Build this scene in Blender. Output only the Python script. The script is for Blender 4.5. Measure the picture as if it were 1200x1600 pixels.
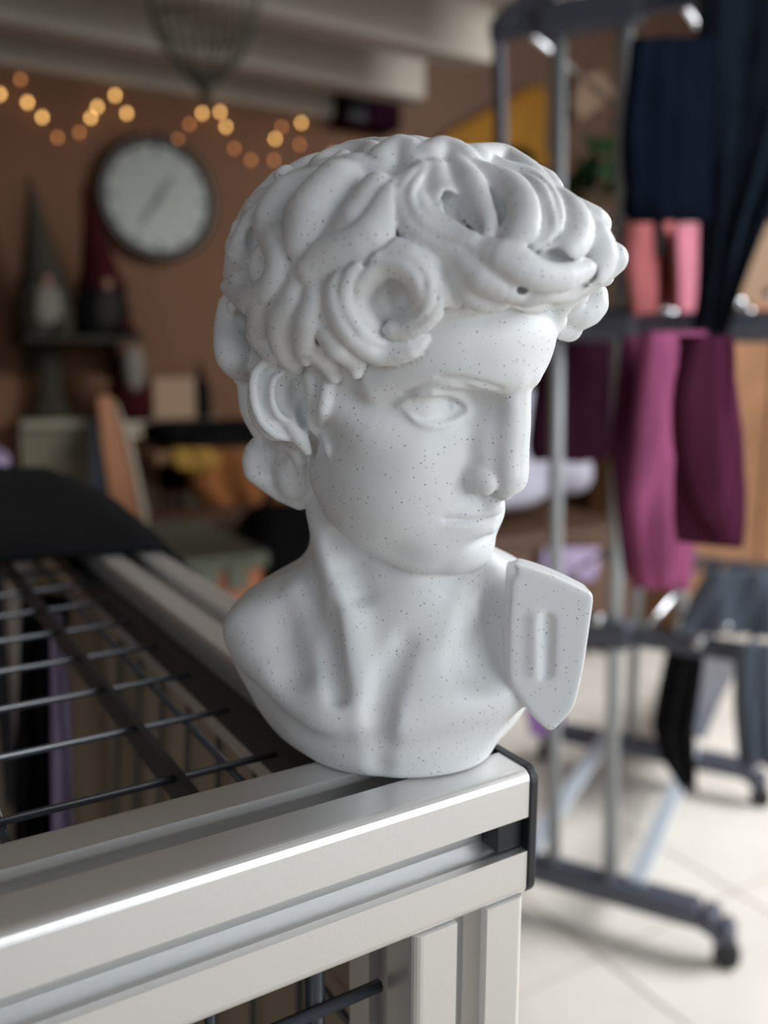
import bpy, bmesh, math, random
import numpy as np
from mathutils import Vector, Matrix, Euler
for _o in list(bpy.data.objects): bpy.data.objects.remove(_o)
SC = bpy.context.scene; COL = SC.collection
T = 0.961                                   # height of the table top; the bust and camera figures below are measured from it, in mm
CAMP = (-121.291, -136.691, 88.671, math.radians(31.3788), math.radians(9.69824), math.radians(.178), 1360.8)
# ---------------------------------------------------------------- camera
cd = bpy.data.cameras.new('camera'); cam = bpy.data.objects.new('camera', cd); COL.objects.link(cam); SC.camera = cam
cd.sensor_fit = 'VERTICAL'; cd.sensor_height = 36; cd.lens = CAMP[6]/1600*36; cd.clip_start = .01; cd.clip_end = 60
cam.location = (CAMP[0]*.001, CAMP[1]*.001, CAMP[2]*.001+T)
cam.rotation_euler = (Matrix.Rotation(-CAMP[3], 4, 'Z')@Matrix.Rotation(math.pi/2-CAMP[4], 4, 'X')@Matrix.Rotation(CAMP[5], 4, 'Z')).to_euler()
cd.dof.use_dof = True; cd.dof.focus_distance = .174; cd.dof.aperture_fstop = 9.2; cd.dof.aperture_blades = 0
# ---------------------------------------------------------------- world and daylight
wd = bpy.data.worlds.new('daylight'); SC.world = wd; wd.use_nodes = True
bg = wd.node_tree.nodes['Background']; bg.inputs[0].default_value = (.62, .70, .80, 1); bg.inputs[1].default_value = .36
def area(name, loc, to, sx, sy, power, col):
    l = bpy.data.lights.new(name, 'AREA'); l.shape = 'RECTANGLE'; l.size = sx; l.size_y = sy; l.energy = power; l.color = col
    o = bpy.data.objects.new(name, l); COL.objects.link(o); o.location = loc
    o.rotation_euler = (Vector(to)-Vector(loc)).to_track_quat('-Z', 'Y').to_euler(); return o
area('window_daylight_right', (3.0, -.35, 2.25), (1.35, .9, .1), 1.5, 1.3, 125, (.95, .97, 1))
area('window_daylight_rear', (1.0, -2.2, 1.25), (0, .1, .95), 2.3, 1.7, 44, (.90, .95, 1))
area('fill_light_left', (-2.0, -1.1, 1.7), (0, .1, 1.0), 1.2, 1.2, 7, (.80, .9, 1))  # added bluish fill for the left side, no window modelled there
vs = SC.view_settings; vs.view_transform = 'Standard'; vs.look = 'None'; vs.exposure = 0; vs.gamma = 1; vs.use_curve_mapping = False
# ---------------------------------------------------------------- materials
def mat(name, col, rough=.7, metal=0., var=0., scale=8., bump=0., bscale=60., emit=None, **kw):
    m = bpy.data.materials.new(name); m.use_nodes = True; nt = m.node_tree; b = nt.nodes['Principled BSDF']
    c = (*col, 1) if len(col) == 3 else col
    b.inputs['Base Color'].default_value = c
    if name != 'black_cloth' and any(w in name for w in ('cloth', 'felt', 'wool', 'blanket')): b.inputs['Specular IOR Level'].default_value = 0.
    b.inputs['Metallic'].default_value = metal; b.inputs['Roughness'].default_value = rough; b.inputs['Metallic'].default_value = metal
    for k, v in kw.items(): b.inputs[k.replace('_', ' ')].default_value = v
    if var or bump:
        tc = nt.nodes.new('ShaderNodeTexCoord')
    if var:
        nz = nt.nodes.new('ShaderNodeTexNoise'); nz.inputs['Scale'].default_value = scale; nz.inputs['Detail'].default_value = 6
        rp = nt.nodes.new('ShaderNodeValToRGB'); rp.color_ramp.elements[0].position = .3; rp.color_ramp.elements[1].position = .7
        rp.color_ramp.elements[0].color = tuple(x*(1-var) for x in c[:3])+(1,); rp.color_ramp.elements[1].color = tuple(min(1, x*(1+var)) for x in c[:3])+(1,)
        nt.links.new(tc.outputs['Object'], nz.inputs['Vector']); nt.links.new(nz.outputs['Fac'], rp.inputs['Fac']); nt.links.new(rp.outputs['Color'], b.inputs['Base Color'])
    if bump:
        n2 = nt.nodes.new('ShaderNodeTexNoise'); n2.inputs['Scale'].default_value = bscale; n2.inputs['Detail'].default_value = 4
        bp = nt.nodes.new('ShaderNodeBump'); bp.inputs['Strength'].default_value = bump; bp.inputs['Distance'].default_value = .002
        nt.links.new(tc.outputs['Object'], n2.inputs['Vector']); nt.links.new(n2.outputs['Fac'], bp.inputs['Height']); nt.links.new(bp.outputs['Normal'], b.inputs['Normal'])
    if emit: b.inputs['Emission Color'].default_value = (*emit[0], 1); b.inputs['Emission Strength'].default_value = emit[1]
    return m
M = dict(
    alu=mat('anodised_aluminium', (.80, .79, .77), .36, .78, bump=.02, bscale=900),
    black=mat('black_plastic', (.012, .013, .016), .45), wire=mat('black_coated_wire', (.045, .05, .06), .3),
    wall=mat('terracotta_plaster', (.165, .078, .040), .9, var=.14, scale=1.6, bump=.3, bscale=40),
    wall2=mat('terracotta_plaster_upper', (.15, .08, .05), .9, var=.12, scale=1.5),
    beam=mat('cream_painted_timber', (.42, .375, .31), .75, var=.06, scale=3), ceil=mat('cream_ceiling_board', (.22, .195, .16), .85, var=.05, scale=3),
    tile=mat('pale_stone_tile', (.84, .79, .71), .42, var=.07, scale=5), grout=mat('grey_grout', (.42, .37, .31), .9),
    skirting=mat('cream_skirting', (.6, .56, .5), .6), greyp=mat('dark_grey_plastic', (.075, .08, .105), .5), chrome=mat('chrome_tube', (.62, .64, .66), .22, 1.),
    silver=mat('silver_tube', (.40, .42, .43), .45, .5), brace=mat('pale_blue_steel', (.6, .66, .72), .4, .3),
    navy=mat('navy_cloth', (.016, .022, .032), .9, var=.2, scale=20), blackcloth=mat('black_cloth', (.008, .008, .009), .95, Specular_IOR_Level=.08, var=.2, scale=20),
    navy2=mat('dark_navy_cloth', (.004, .006, .011), .9, var=.2, scale=20),
    salmon=mat('salmon_cloth', (.38, .115, .115), .9, var=.1, scale=20), pink=mat('pink_cloth', (.42, .15, .19), .9, var=.1, scale=20),
    maroon=mat('maroon_cloth', (.018, .005, .010), .9, var=.15, scale=18), magenta=mat('plum_cloth', (.25, .065, .135), .9, var=.12, scale=14), plum=mat('dark_plum_cloth', (.085, .02, .045), .9, var=.2, scale=14),
    white=mat('white_cloth', (.44, .43, .50), .9, var=.08, scale=14), purple=mat('purple_cloth', (.30, .16, .38), .9, var=.12, scale=14), lav=mat('lavender_cloth', (.36, .29, .43), .9, var=.1, scale=14),
    greycloth=mat('slate_grey_cloth', (.10, .115, .14), .9, var=.1, scale=14), wood=mat('warm_brown_wood', (.23, .11, .05), .55, var=.22, scale=5), darkwood=mat('dark_brown_wood', (.10, .05, .028), .6, var=.2, scale=5),
    orangewood=mat('orange_wood', (.33, .13, .05), .55, var=.15, scale=6), cream=mat('cream_paint', (.42, .37, .27), .6), radiator=mat('cream_enamel', (.30, .27, .19), .45),
    clockface=mat('off_white_dial', (.31, .32, .28), .5, var=.05, scale=6), clockrim=mat('dark_clock_rim', (.025, .018, .014), .4), hand=mat('grey_clock_hand', (.12, .12, .11), .5),
    greyfelt=mat('grey_green_felt', (.047, .044, .034), .95), redfelt=mat('dark_red_felt', (.04, .008, .010), .95), beard=mat('pale_wool_beard', (.19, .17, .145), .95), dbeard=mat('charcoal_wool_beard', (.032, .028, .025), .95),
    nose=mat('skin_coloured_wood', (.30, .16, .11), .7), ochre=mat('ochre_cloth', (.36, .17, .03), .9, var=.1, scale=6), leaf=mat('dark_green_leaf', (.035, .09, .025), .5, var=.3, scale=12), card=mat('brown_card', (.34, .22, .14), .85),
    lampwire=mat('bronze_wire', (.05, .042, .03), .45, .3), bulbwire=mat('copper_string_wire', (.12, .06, .03), .6), bulb=mat('warm_led_bulb', (1, .6, .25), .5, emit=((1, .55, .17), 7.)), dimbulb=mat('warm_led_bulb_dim', (1, .5, .25), .5, emit=((1, .36, .11), 2.)),
    sage=mat('sage_green_plastic', (.12, .13, .095), .6), orange=mat('orange_plastic', (.42, .13, .045), .55), rust=mat('rust_brown_blanket', (.22, .085, .03), .95, var=.25, scale=9), gold=mat('mustard_cloth', (.30, .17, .04), .95),
    ply=mat('brown_plywood', (.34, .28, .2), .8, var=.12, scale=30), slat=mat('pale_beech', (.40, .32, .25), .7), stem=mat('plant_stem', (.08, .07, .03), .8),
)
# marble: pale stone-filled plastic with fine dark flecks of uneven size
def marble():
    m = bpy.data.materials.new('speckled_marble'); m.use_nodes = True; nt = m.node_tree; N = nt.nodes; Lk = nt.links; b = N['Principled BSDF']
    b.inputs['Roughness'].default_value = .52; b.inputs['Subsurface Weight'].default_value = .08; b.inputs['Subsurface Scale'].default_value = .0012; b.inputs['Subsurface Radius'].default_value = (1, .9, .8)
    tc = N.new('ShaderNodeTexCoord'); base = None
    def mth(op, a, c=None, d=None):
        n = N.new('ShaderNodeMath'); n.operation = op
        for i, v in enumerate((a, c, d)):
            if v is None: continue
            if isinstance(v, (int, float)): n.inputs[i].default_value = v
            else: Lk.new(v, n.inputs[i])
        return n.outputs[0]
    nz = N.new('ShaderNodeTexNoise'); nz.inputs['Scale'].default_value = 55; nz.inputs['Detail'].default_value = 3; Lk.new(tc.outputs['Object'], nz.inputs['Vector'])
    rp = N.new('ShaderNodeValToRGB'); rp.color_ramp.elements[0].color = (.66, .668, .665, 1); rp.color_ramp.elements[1].color = (.75, .757, .752, 1); Lk.new(nz.outputs['Fac'], rp.inputs['Fac'])
    out = rp.outputs['Color']
    for sc, lim, col in ((820, .078, (.06, .055, .065, 1)), (1100, .135, (.34, .33, .34, 1)), (420, .038, (.02, .02, .025, 1))):
        v = N.new('ShaderNodeTexVoronoi'); v.inputs['Scale'].default_value = sc; v.inputs['Randomness'].default_value = 1; Lk.new(tc.outputs['Object'], v.inputs['Vector'])
        sp = N.new('ShaderNodeSeparateColor'); Lk.new(v.outputs['Color'], sp.inputs[0])
        size = mth('MULTIPLY', mth('POWER', sp.outputs[0], 2.2), lim*1.9)
        mask = mth('LESS_THAN', v.outputs['Distance'], size)
        mx = N.new('ShaderNodeMix'); mx.data_type = 'RGBA'; Lk.new(mth('MULTIPLY', mask, .85), mx.inputs[0]); Lk.new(out, mx.inputs[6]); mx.inputs[7].default_value = col; out = mx.outputs[2]
    Lk.new(out, b.inputs['Base Color'])
    nb = N.new('ShaderNodeTexNoise'); nb.inputs['Scale'].default_value = 1500; Lk.new(tc.outputs['Object'], nb.inputs['Vector'])
    bp = N.new('ShaderNodeBump'); bp.inputs['Strength'].default_value = .12; bp.inputs['Distance'].default_value = .0002; Lk.new(nb.outputs['Fac'], bp.inputs['Height']); Lk.new(bp.outputs['Normal'], b.inputs['Normal'])
    return m
M['marble'] = marble()
# ---------------------------------------------------------------- helpers
def dray(px, py):                            # sight line of a point of the 1200 x 1600 frame, used only to read real positions off the photograph
    yaw, pit, rol, F = CAMP[3:]
    f = np.array([math.sin(yaw)*math.cos(pit), math.cos(yaw)*math.cos(pit), -math.sin(pit)]); r = np.array([math.cos(yaw), -math.sin(yaw), 0]); u = np.cross(r, f)
    r, u = r*math.cos(rol)+u*math.sin(rol), -r*math.sin(rol)+u*math.cos(rol)
    return f+r*(px-600)/F-u*(py-800)/F
CW = np.array(cam.location)
def yp(px, py, y): d = dray(px, py); return Vector(CW+d*(y-CW[1])/d[1])
def zp(px, py, z=0.): d = dray(px, py); return Vector(CW+d*(z-CW[2])/d[2])
def vpl(px, py, P0, dr):                     # on the upright plane through P0 along dr
    n = np.array([-dr[1], dr[0], 0]); d = dray(px, py); return Vector(CW+d*(n@(np.array(P0)-CW))/(n@d))
def link(name, me, m, parent=None):
    o = bpy.data.objects.new(name, me); COL.objects.link(o); me.materials.append(m) if m else None
    if parent is not None: o.parent = parent
    return o
def obj(name, bm, m, parent=None, smooth=False, bevel=0):
    me = bpy.data.meshes.new(name)
    bmesh.ops.recalc_face_normals(bm, faces=bm.faces); bm.to_mesh(me); bm.free()
    if smooth: me.shade_smooth() if hasattr(me, 'shade_smooth') else None
    o = link(name, me, m, parent)
    if bevel: b = o.modifiers.new('bevel', 'BEVEL'); b.width = bevel; b.segments = 2; b.limit_method = 'ANGLE'
    return o
def thing(name, label, cat, loc=(0, 0, 0), group=None):
    o = bpy.data.objects.new(name, None); COL.objects.link(o); o.empty_display_size = .05; o['label'] = label; o['category'] = cat
    if group: o['group'] = group
    return o
def tag(o, label, cat, group=None):
    o['label'] = label; o['category'] = cat
    if group: o['group'] = group
    return o
def struct(o): o['kind'] = 'structure'; return o
def box(a, b, bm=None, rot=None):
    bm = bm or bmesh.new(); a, b = Vector(a), Vector(b); c = (a+b)/2; s = b-a
    mt = Matrix.Translation(c)@(rot.to_4x4() if rot else Matrix())@Matrix.Diagonal((abs(s.x), abs(s.y), abs(s.z), 1))
    bmesh.ops.create_cube(bm, size=1, matrix=mt); return bm
def slab(p, q, w, t, up=(0, 0, 1), bm=None):  # bar from p to q, w across (horizontal), t along up
    bm = bm or bmesh.new(); p, q = Vector(p), Vector(q); x = (q-p).normalized(); y = Vector(up).cross(x).normalized(); z = x.cross(y)
    mt = Matrix.Translation((p+q)/2)@Matrix((x, y, z)).transposed().to_4x4()@Matrix.Diagonal(((q-p).length, w, t, 1))
    bmesh.ops.create_cube(bm, size=1, matrix=mt); return bm
def tube(pts, r, seg=10, bm=None, closed=False):
    bm = bm or bmesh.new(); P = [Vector(p) for p in pts]; n = len(P); rr = r if isinstance(r, (list, tuple)) else [r]*n
    rings = []; t0 = (P[1]-P[0]).normalized(); a = t0.orthogonal().normalized()
    for i in range(n):
        t = ((P[(i+1) % n] if closed or i < n-1 else P[i])-(P[i-1] if closed or i > 0 else P[i])).normalized()
        a = (a-t*a.dot(t)).normalized(); b = t.cross(a)
        rings.append([bm.verts.new(P[i]+(a*math.cos(2*math.pi*k/seg)+b*math.sin(2*math.pi*k/seg))*rr[i]) for k in range(seg)])
    for i in range(n if closed else n-1):
        A, B = rings[i], rings[(i+1) % n]
        for k in range(seg): bm.faces.new((A[k], A[(k+1) % seg], B[(k+1) % seg], B[k]))
    if not closed: bm.faces.new(rings[0][::-1]); bm.faces.new(rings[-1])
    return bm
def lathe(prof, c, seg=24, bm=None, sx=1, sy=1):
    bm = bm or bmesh.new(); c = Vector(c); R = []
    for r, z in prof: R.append([bm.verts.new(c+Vector((r*sx*math.cos(2*math.pi*k/seg), r*sy*math.sin(2*math.pi*k/seg), z))) for k in range(seg)])
    for i in range(len(R)-1):
        for k in range(seg): bm.faces.new((R[i][k], R[i][(k+1) % seg], R[i+1][(k+1) % seg], R[i+1][k]))
    bm.faces.new(R[0][::-1]); bm.faces.new(R[-1]); return bm
def prism(poly, fn0, fn1, bm=None):            # closed solid between two copies of an outline
    bm = bm or bmesh.new(); A = [bm.verts.new(fn0(*p)) for p in poly]; B = [bm.verts.new(fn1(*p)) for p in poly]; n = len(A)
    bm.faces.new(A[::-1]); bm.faces.new(B)
    for i in range(n): bm.faces.new((A[i], A[(i+1) % n], B[(i+1) % n], B[i]))
    return bm
def smoothstep(a, b, x): t = max(0, min(1, (x-a)/(b-a))); return t*t*(3-2*t)
def hang(name, label, cat, rows, P0, dr, m, folds=4, amp=.012, thick=.008, seed=0, group=None, parent=None, sub=None):
    # a hanging cloth with real thickness: rows are (height px, left px, right px) read on the upright plane P0/dr
    rg = random.Random(seed); dr = Vector(dr).normalized(); nrm = Vector((-dr.y, dr.x, 0)); NU, NV = 30, 22; bm = bmesh.new(); F = []; B = []
    ph = rg.uniform(0, 6); Y0, Y1 = rows[0][0], rows[-1][0]
    for j in range(NV+1):
        y = Y0+(Y1-Y0)*j/NV
        for i in range(len(rows)-1):
            if rows[i][0] <= y <= rows[i+1][0]+1e-6: break
        t = (y-rows[i][0])/(rows[i+1][0]-rows[i][0]); xl = rows[i][1]*(1-t)+rows[i+1][1]*t; xr = rows[i][2]*(1-t)+rows[i+1][2]*t
        fr, br = [], []; k = j/NV
        for i in range(NU+1):
            u = i/NU; w = amp*(.35+.65*k)*(math.sin(u*folds*6.28+ph+1.2*math.sin(k*3+ph))+.4*math.sin(u*folds*14.3+k*4))
            wob = 3*math.sin(u*9+ph)*k
            p = vpl(xl+(xr-xl)*u, y+wob, P0, dr)+nrm*w; e = thick*(.4+.6*math.sin(math.pi*min(max(u, .03), .97)))
            fr.append(bm.verts.new(p-nrm*e)); br.append(bm.verts.new(p+nrm*e))
        F.append(fr); B.append(br)
    for j in range(NV):
        for i in range(NU):
            bm.faces.new((F[j][i], F[j][i+1], F[j+1][i+1], F[j+1][i])); bm.faces.new((B[j][i], B[j+1][i], B[j+1][i+1], B[j][i+1]))
        bm.faces.new((F[j][0], F[j+1][0], B[j+1][0], B[j][0])); bm.faces.new((F[j][NU], B[j][NU], B[j+1][NU], F[j+1][NU]))
    for i in range(NU): bm.faces.new((F[0][i], B[0][i], B[0][i+1], F[0][i+1])); bm.faces.new((F[NV][i], F[NV][i+1], B[NV][i+1], B[NV][i]))
    o = obj(name, bm, m, parent, smooth=True)
    if parent is None: tag(o, label, cat, group)
    return o
def lump(name, m, a, b, seed=0, amp=.15, parent=None, pw=.55, seg=40):   # a soft rounded heap filling the box a-b
    rg = random.Random(seed); bm = bmesh.new(); bmesh.ops.create_uvsphere(bm, u_segments=seg, v_segments=seg//2, radius=1)
    a, b = Vector(a), Vector(b); c = (a+b)/2; h = (b-a)/2; ks = [(rg.uniform(2, 6), rg.uniform(2, 6), rg.uniform(2, 6), rg.uniform(0, 6)) for _ in range(5)]
    for v in bm.verts:
        p = v.co.copy(); q = Vector([math.copysign(abs(x)**pw, x) for x in p])
        d = sum(math.sin(k[0]*p.x+k[1]*p.y+k[2]*p.z+k[3]) for k in ks)/5*amp
        q *= (1-amp*.8+d*.8); v.co = Vector((c.x+q.x*h.x, c.y+q.y*h.y, max(a.z, min(b.z, c.z+q.z*h.z))))
    return obj(name, bm, m, parent, smooth=True)
HQ = (0.889, 0.2961, -0.1426, 0.3231, -3.72, 0.0, 88.36)
SMOOTH = 1
class NS:
    def __init__(s, d): s.__dict__.update(d)
def torso(d):
    g = NS(d); pv, ell, chain = g.pv, g.ell, g.chain
    ell(pv(612, 988, -9), (37.5, 14, 36), 1)
    ell(pv(612, 1070, -4), (29.5, 21, 21.8), 6)
    ell(pv(632, 1168, 3), (18, 12, 8.5), 6)
    ell(pv(435, 990, -6), (11, 11, 13), 5)
    ell(pv(800, 990, -6), (14, 11, 13), 5)
    for a, b in (((480, 884), (368, 938)), ((770, 866), (925, 925))):
        A, B = pv(*a, 0), pv(*b, 0); t = B-A; nn = np.array([-t[2], 0, t[0]]); nn *= np.sign(nn[2]); g.plane(A, nn, 5.)
    chain([pv(600, 780, -13), pv(605, 860, -12), pv(614, 940, -8), pv(612, 1010, -4)], (18, 18, 18, 19), 5)
    # throat muscles
    chain([pv(500, 770, -3), pv(520, 860, 2.5), pv(541, 960, 9), pv(566, 1095, 16)], (4, 4.2, 4, 3.4), 4)
    chain([pv(735, 880, 0), pv(710, 960, 5), pv(665, 1040, 11), pv(622, 1100, 15)], (4, 4.5, 4.2, 3.4), 6)
    ell(pv(650, 950, 3), (8, 7, 11), 5)
    chain([pv(468, 930, 1), pv(487, 1010, 7.5), pv(512, 1095, 14.5)], (2, 3, 3), 5)
    # collar bones and chest
    chain([pv(556, 1115, 15.5), pv(500, 1105, 13.5), pv(430, 1055, 8), pv(385, 985, -2)], (3.4, 3.6, 3.6, 4), 6)
    chain([pv(628, 1112, 15.5), pv(700, 1098, 14), pv(800, 1080, 6)], (3.4, 3.6, 3.4), 7)
    # hollows
    chain([pv(508, 960, 12), pv(519, 1030, 14), pv(527, 1085, 18)], (1.8, 2, 1.4), 3, 'sub')
    chain([pv(450, 965, 9), pv(458, 1040, 14)], (2.5, 2.5), 6, 'sub')
    chain([pv(632, 1005, 15.5), pv(606, 1065, 19), pv(595, 1108, 20.5)], (1.4, 2.2, 2.2), 3.5, 'sub')
    chain([pv(775, 950, 8), pv(760, 1030, 13)], (4, 4.5), 6, 'sub')
    chain([pv(594, 1130, 20.3), pv(592, 1200, 16.5)], (1.1, 1.1), 4, 'sub')
    # strap end over the far shoulder
    g.prism([(796, 872), (860, 889), (924, 922), (916, 985), (905, 1055), (891, 1100), (856, 1134), (832, 1118), (789, 1055), (787, 960)], 3, 12, 1., kk=1.3)
    chain([pv(853, 975, 13.0), pv(852, 1052, 13.0)], (2.5, 2.4), .6, 'sub')
    chain([pv(836, 965, 11.2), pv(836, 1045, 11.2)], (1.2, 1.2), 2)
    chain([pv(800, 868, 3), pv(800, 900, 13)], (.8, .8), 1.0, 'sub')

def head(d):
    g = NS(d); hell, hch = g.hell, g.hch
    hell((-5, 0, 35), (98, 78, 88), 1)
    hell((48, 0, 40), (55, 66, 46), 8)
    hell((40, 0, -35), (48, 58, 70), 12)
    hell((20, 36, -45), (42, 30, 55), 14)
    # jaw
    hch([(5, 52, -66), (34, 45, -92), (62, 32, -105), (80, 12, -104)], (15, 13, 12, 13), 7)
    hell((42, 0, -78), (46, 52, 38), 10)
    # cheeks and brow
    hch([(52, 42, -30), (36, 56, -22), (10, 66, -12)], (17, 14, 9), 10)
    hell((56, 28, -55), (26, 30, 38), 12)
    hell((32, 36, -60), (40, 36, 46), 14)
    hell((66, 14, -88), (26, 30, 22), 10)
    hch([(96, 8, 23), (86, 25, 28), (72, 42, 28), (54, 56, 21), (38, 64, 8)], (8, 8, 8, 7, 6), 10)
    hell((84, 0, 42), (18, 36, 22), 8)
    # nose
    hch([(95, 5, 16), (99, 5, 0), (102, 5.5, -18), (106, 5.5, -36), (106, 4.5, -45)], (7, 6, 6.3, 7, 6.8), 1.5)
    hch([(84, 8, -2), (88, 10, -22), (91, 10, -38)], (8, 9, 9), 6)
    hell((84, 0, -18), (22, 13, 32), 8)
    hch([(99, 0, 14), (102, 0, -2), (105.5, 0, -20), (108, 0, -36)], (5, 5, 5, 5.5), 2, mir=False)
    hell((107, 0, -41), (8, 9.5, 9), 3)
    hell((91, 15.5, -44), (14, 8, 10), 1.2)
    hch([(92, 0, -54), (104, 0, -52)], (5.5, 5), 2, mir=False)
    hell((97, 8.5, -55), (8, 4, 4), 1.5, 'sub')
    hch([(88, 25, -40), (86, 28, -50)], (1.6, 1.6), 5, 'sub')
    # mouth and chin
    hell((72, 0, -76), (29, 34, 24), 6)
    hch([(83, 25, -74), (94, 13, -69.5), (98.5, 4, -67.5), (98.5, 0, -68)], (2.4, 3.6, 4.2, 4.2), 1.5)
    hch([(83, 24, -77), (93, 13, -80), (97, 0, -80.5)], (2.5, 4.6, 5.2), 1.2)
    hch([(93, 0, -56), (97.5, 0, -64)], (6.5, 5.5), 4, mir=False)
    hell((100, 0, -90), (6, 18, 4), 5, 'sub')
    hell((80, 0, -103), (20, 24, 15), 5)
    # eyes: socket, ball, lids, pupil
    hell((85, 33, 2), (17, 21, 12), 8, 'sub')
    hell((45, 34, -1), (24, 24, 15), 1.5)
    f = g.face
    f([(622, 632), (643, 620), (675, 612), (706, 613), (726, 626), (734, 643)], (.6, 1., 1.2, 1.15, .9, .5), .3, 'add', .25)
    f([(634, 641), (650, 657), (674, 665), (703, 662), (721, 652), (734, 643)], (.5, .75, .9, .85, .7, .5), .35, 'add', .1)
    f([(640, 626), (672, 622), (703, 621), (722, 634)], (.35, .4, .4, .3), .2, 'sub', .12)
    f([(630, 614), (665, 601), (705, 598), (737, 607)], (.4, .55, .55, .4), .7, 'sub', .3)
    f([(716, 634), (709, 626), (697, 626), (690, 635), (695, 646), (707, 647), (715, 640)], (.36,)*7, .2, 'sub', .05)
    f([(703, 634), (703, 638)], (.7, .6), .2, 'sub', .05)
    # mouth line, wing of the nose, brow
    f([(697, 812), (714, 812), (738, 814), (760, 812), (779, 808)], (.45, .6, .65, .6, .5), .5, 'sub', .1)
    f([(697, 812), (690, 806)], (.3, .2), .5, 'sub', .1)
    f([(750, 716), (731, 722), (721, 738), (724, 756), (736, 765)], (.25, .35, .45, .4, .25), .6, 'sub', .1)
    f([(748, 769), (768, 776), (784, 778)], (.3, .55, .3), .4, 'sub', .1)
    f([(688, 590), (720, 593), (755, 601), (782, 608)], (.3, .5, .5, .3), 1.2, 'sub', .2)
def hairmass(d):
    g = NS(d); hell, hl, F, U, plane = g.hell, g.hl, g.F, g.U, g.plane
    g.push()
    hell((-14, 0, 48), (108, 94, 82), 1)
    hell((92, 0, 90), (38, 60, 30), 16)
    hell((20, 0, 82), (90, 84, 52), 12)
    plane(hl((95, 0, 66)), .5*F-.87*U, 3.)
    g.pop(.6)
    g.push()
    hell((-32, 0, -15), (66, 78, 58), 1)
    hell((-28, 0, -62), (52, 60, 42), 10)
    plane(hl((8, 0, -20)), .95*F-.3*U, 3.)
    g.pop(.8)
def hair(d):
    g = NS(d); lock, chain, ell, hit, hell, pv = g.lock, g.chain, g.ell, g.hit, g.hell, g.pv
    def L(pts, rd, k=.9, op='add', out=.5, moat=.55, st=False):
        if op == 'add' and moat and len(pts) > 2:
            m = len(pts); lock(pts, [rd[i]+moat*min(1, i/1.5)*(0 if i == m-1 and rd[i] > 2.5 else 1) for i in range(m)], out, .5, 'sub')
            k = min(k, .7)
        lock(pts, rd, out, k, op)
        if st:      # two shallow strand lines run along each thick lock
            for sg in (-.42, .4):
                Q = []; W = []
                for i in range(len(pts)):
                    a, b = pts[max(0, i-1)], pts[min(len(pts)-1, i+1)]; tx, ty = b[0]-a[0], b[1]-a[1]; ln = math.hypot(tx, ty)+1e-6
                    o = sg*rd[i]*6.6; Q.append((pts[i][0]-ty/ln*o, pts[i][1]+tx/ln*o, out+rd[i]*.99)); W.append(.3 if 0 < i < len(pts)-1 else .15)
                P = [hit(q[0]-0, q[1]) for q in Q]
                C0 = [hit(*p_[:2]) for p_ in pts]; dv = g.M@g.dray(600, 700); dv = dv/np.linalg.norm(dv)
                P = [np.array(P[i])*0+C0[i]+(hit_plane(Q[i], C0[i])-C0[i])-dv*Q[i][2] for i in range(len(Q))]
                chain(P, W, .9, 'sub')
    def hit_plane(q, c): return pv(q[0], q[1], c[1])
    import random
    rg = random.Random(4)
    F, S, U, H0, K = g.F, g.S, g.U, g.H0, g.K
    def scalp(th, ph, lift=0):        # th round from the face towards the near ear, ph up from the ears, degrees
        t, p_ = math.radians(th), math.radians(ph); a = np.array([math.cos(t)*math.cos(p_), math.sin(t)*math.cos(p_), math.sin(p_)])
        dr = a[0]*F+a[1]*S+a[2]*U; o = H0+K*(0*F+30*U)
        for q in np.arange(52, 20, -.4):
            if g.at(o+dr*q) < 0: break
        return o+dr*(q+lift)
    for ph0, m in ((-40, 5), (-20, 7), (0, 8), (20, 9), (40, 8), (60, 5), (80, 2)):
        for i in range(m):
            th0 = 100+(250 if ph0 > 10 else 175)*(i+rg.uniform(.3, .7))/m
            w = rg.choice((-1, 1)); a0 = rg.uniform(0, 6.28); R0 = rg.uniform(9, 13); P = []
            for j in range(9):
                a = a0+w*j*.7; rr = R0*(1-.09*j); sc = 1/max(.35, math.cos(math.radians(ph0)))
                P.append(scalp(th0+rr*math.cos(a)*sc, ph0+rr*math.sin(a), -.8+.2*j))
            chain(P, np.linspace(3.0, 1.9, 9), 1.2)
    # ---- the locks seen from the front, one by one
    # big ring curl over the near temple
    L([(617, 345), (600, 395), (560, 420), (540, 465), (556, 510), (595, 540), (640, 540), (662, 528)], [3.2, 4, 4.6, 4.6, 4.4, 3.8, 2.6, 1.2], .7, out=1.6, st=True)
    L([(600, 400), (640, 408), (668, 440), (668, 480), (645, 505), (615, 515)], [3.4, 3.6, 3.6, 3.2, 2.6, 1.8], .6, out=2.2, st=True)
    ell(hit(621, 468, 1.5), (2.2, 2.6, 3.8), 1., 'sub')
    # long locks sweeping down and left of it
    L([(640, 290), (612, 325), (585, 370), (540, 395), (500, 420), (490, 460)], [3, 4.2, 4.8, 5, 4.8, 3], .5, out=1)
    L([(565, 270), (530, 300), (500, 340), (485, 385), (475, 415)], [3, 5.5, 6.2, 5, 2.5], .5, out=.4)
    L([(590, 300), (560, 345), (520, 385)], [3.4, 3.6, 2.2], .5, out=2.2)
    L([(500, 285), (455, 310), (430, 345), (425, 385)], [3, 4.4, 4.2, 2.6], .5, out=.6)
    L([(450, 300), (405, 345), (378, 395), (362, 440)], [2.2, 3, 3.2, 2], .5, out=.8)
    L([(412, 350), (440, 385), (448, 420), (430, 455), (395, 470), (352, 448)], [2.6, 3.6, 4, 3.8, 3.2, 1.2], .5, out=1.2)
    L([(430, 455), (412, 490), (410, 525), (432, 552), (462, 560)], [3, 3, 2.8, 2.4, 1.2], .5, out=1.2)
    ell(hit(397, 385, .8), (1.8, 2.4, 3.6), .8, 'sub')
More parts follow.
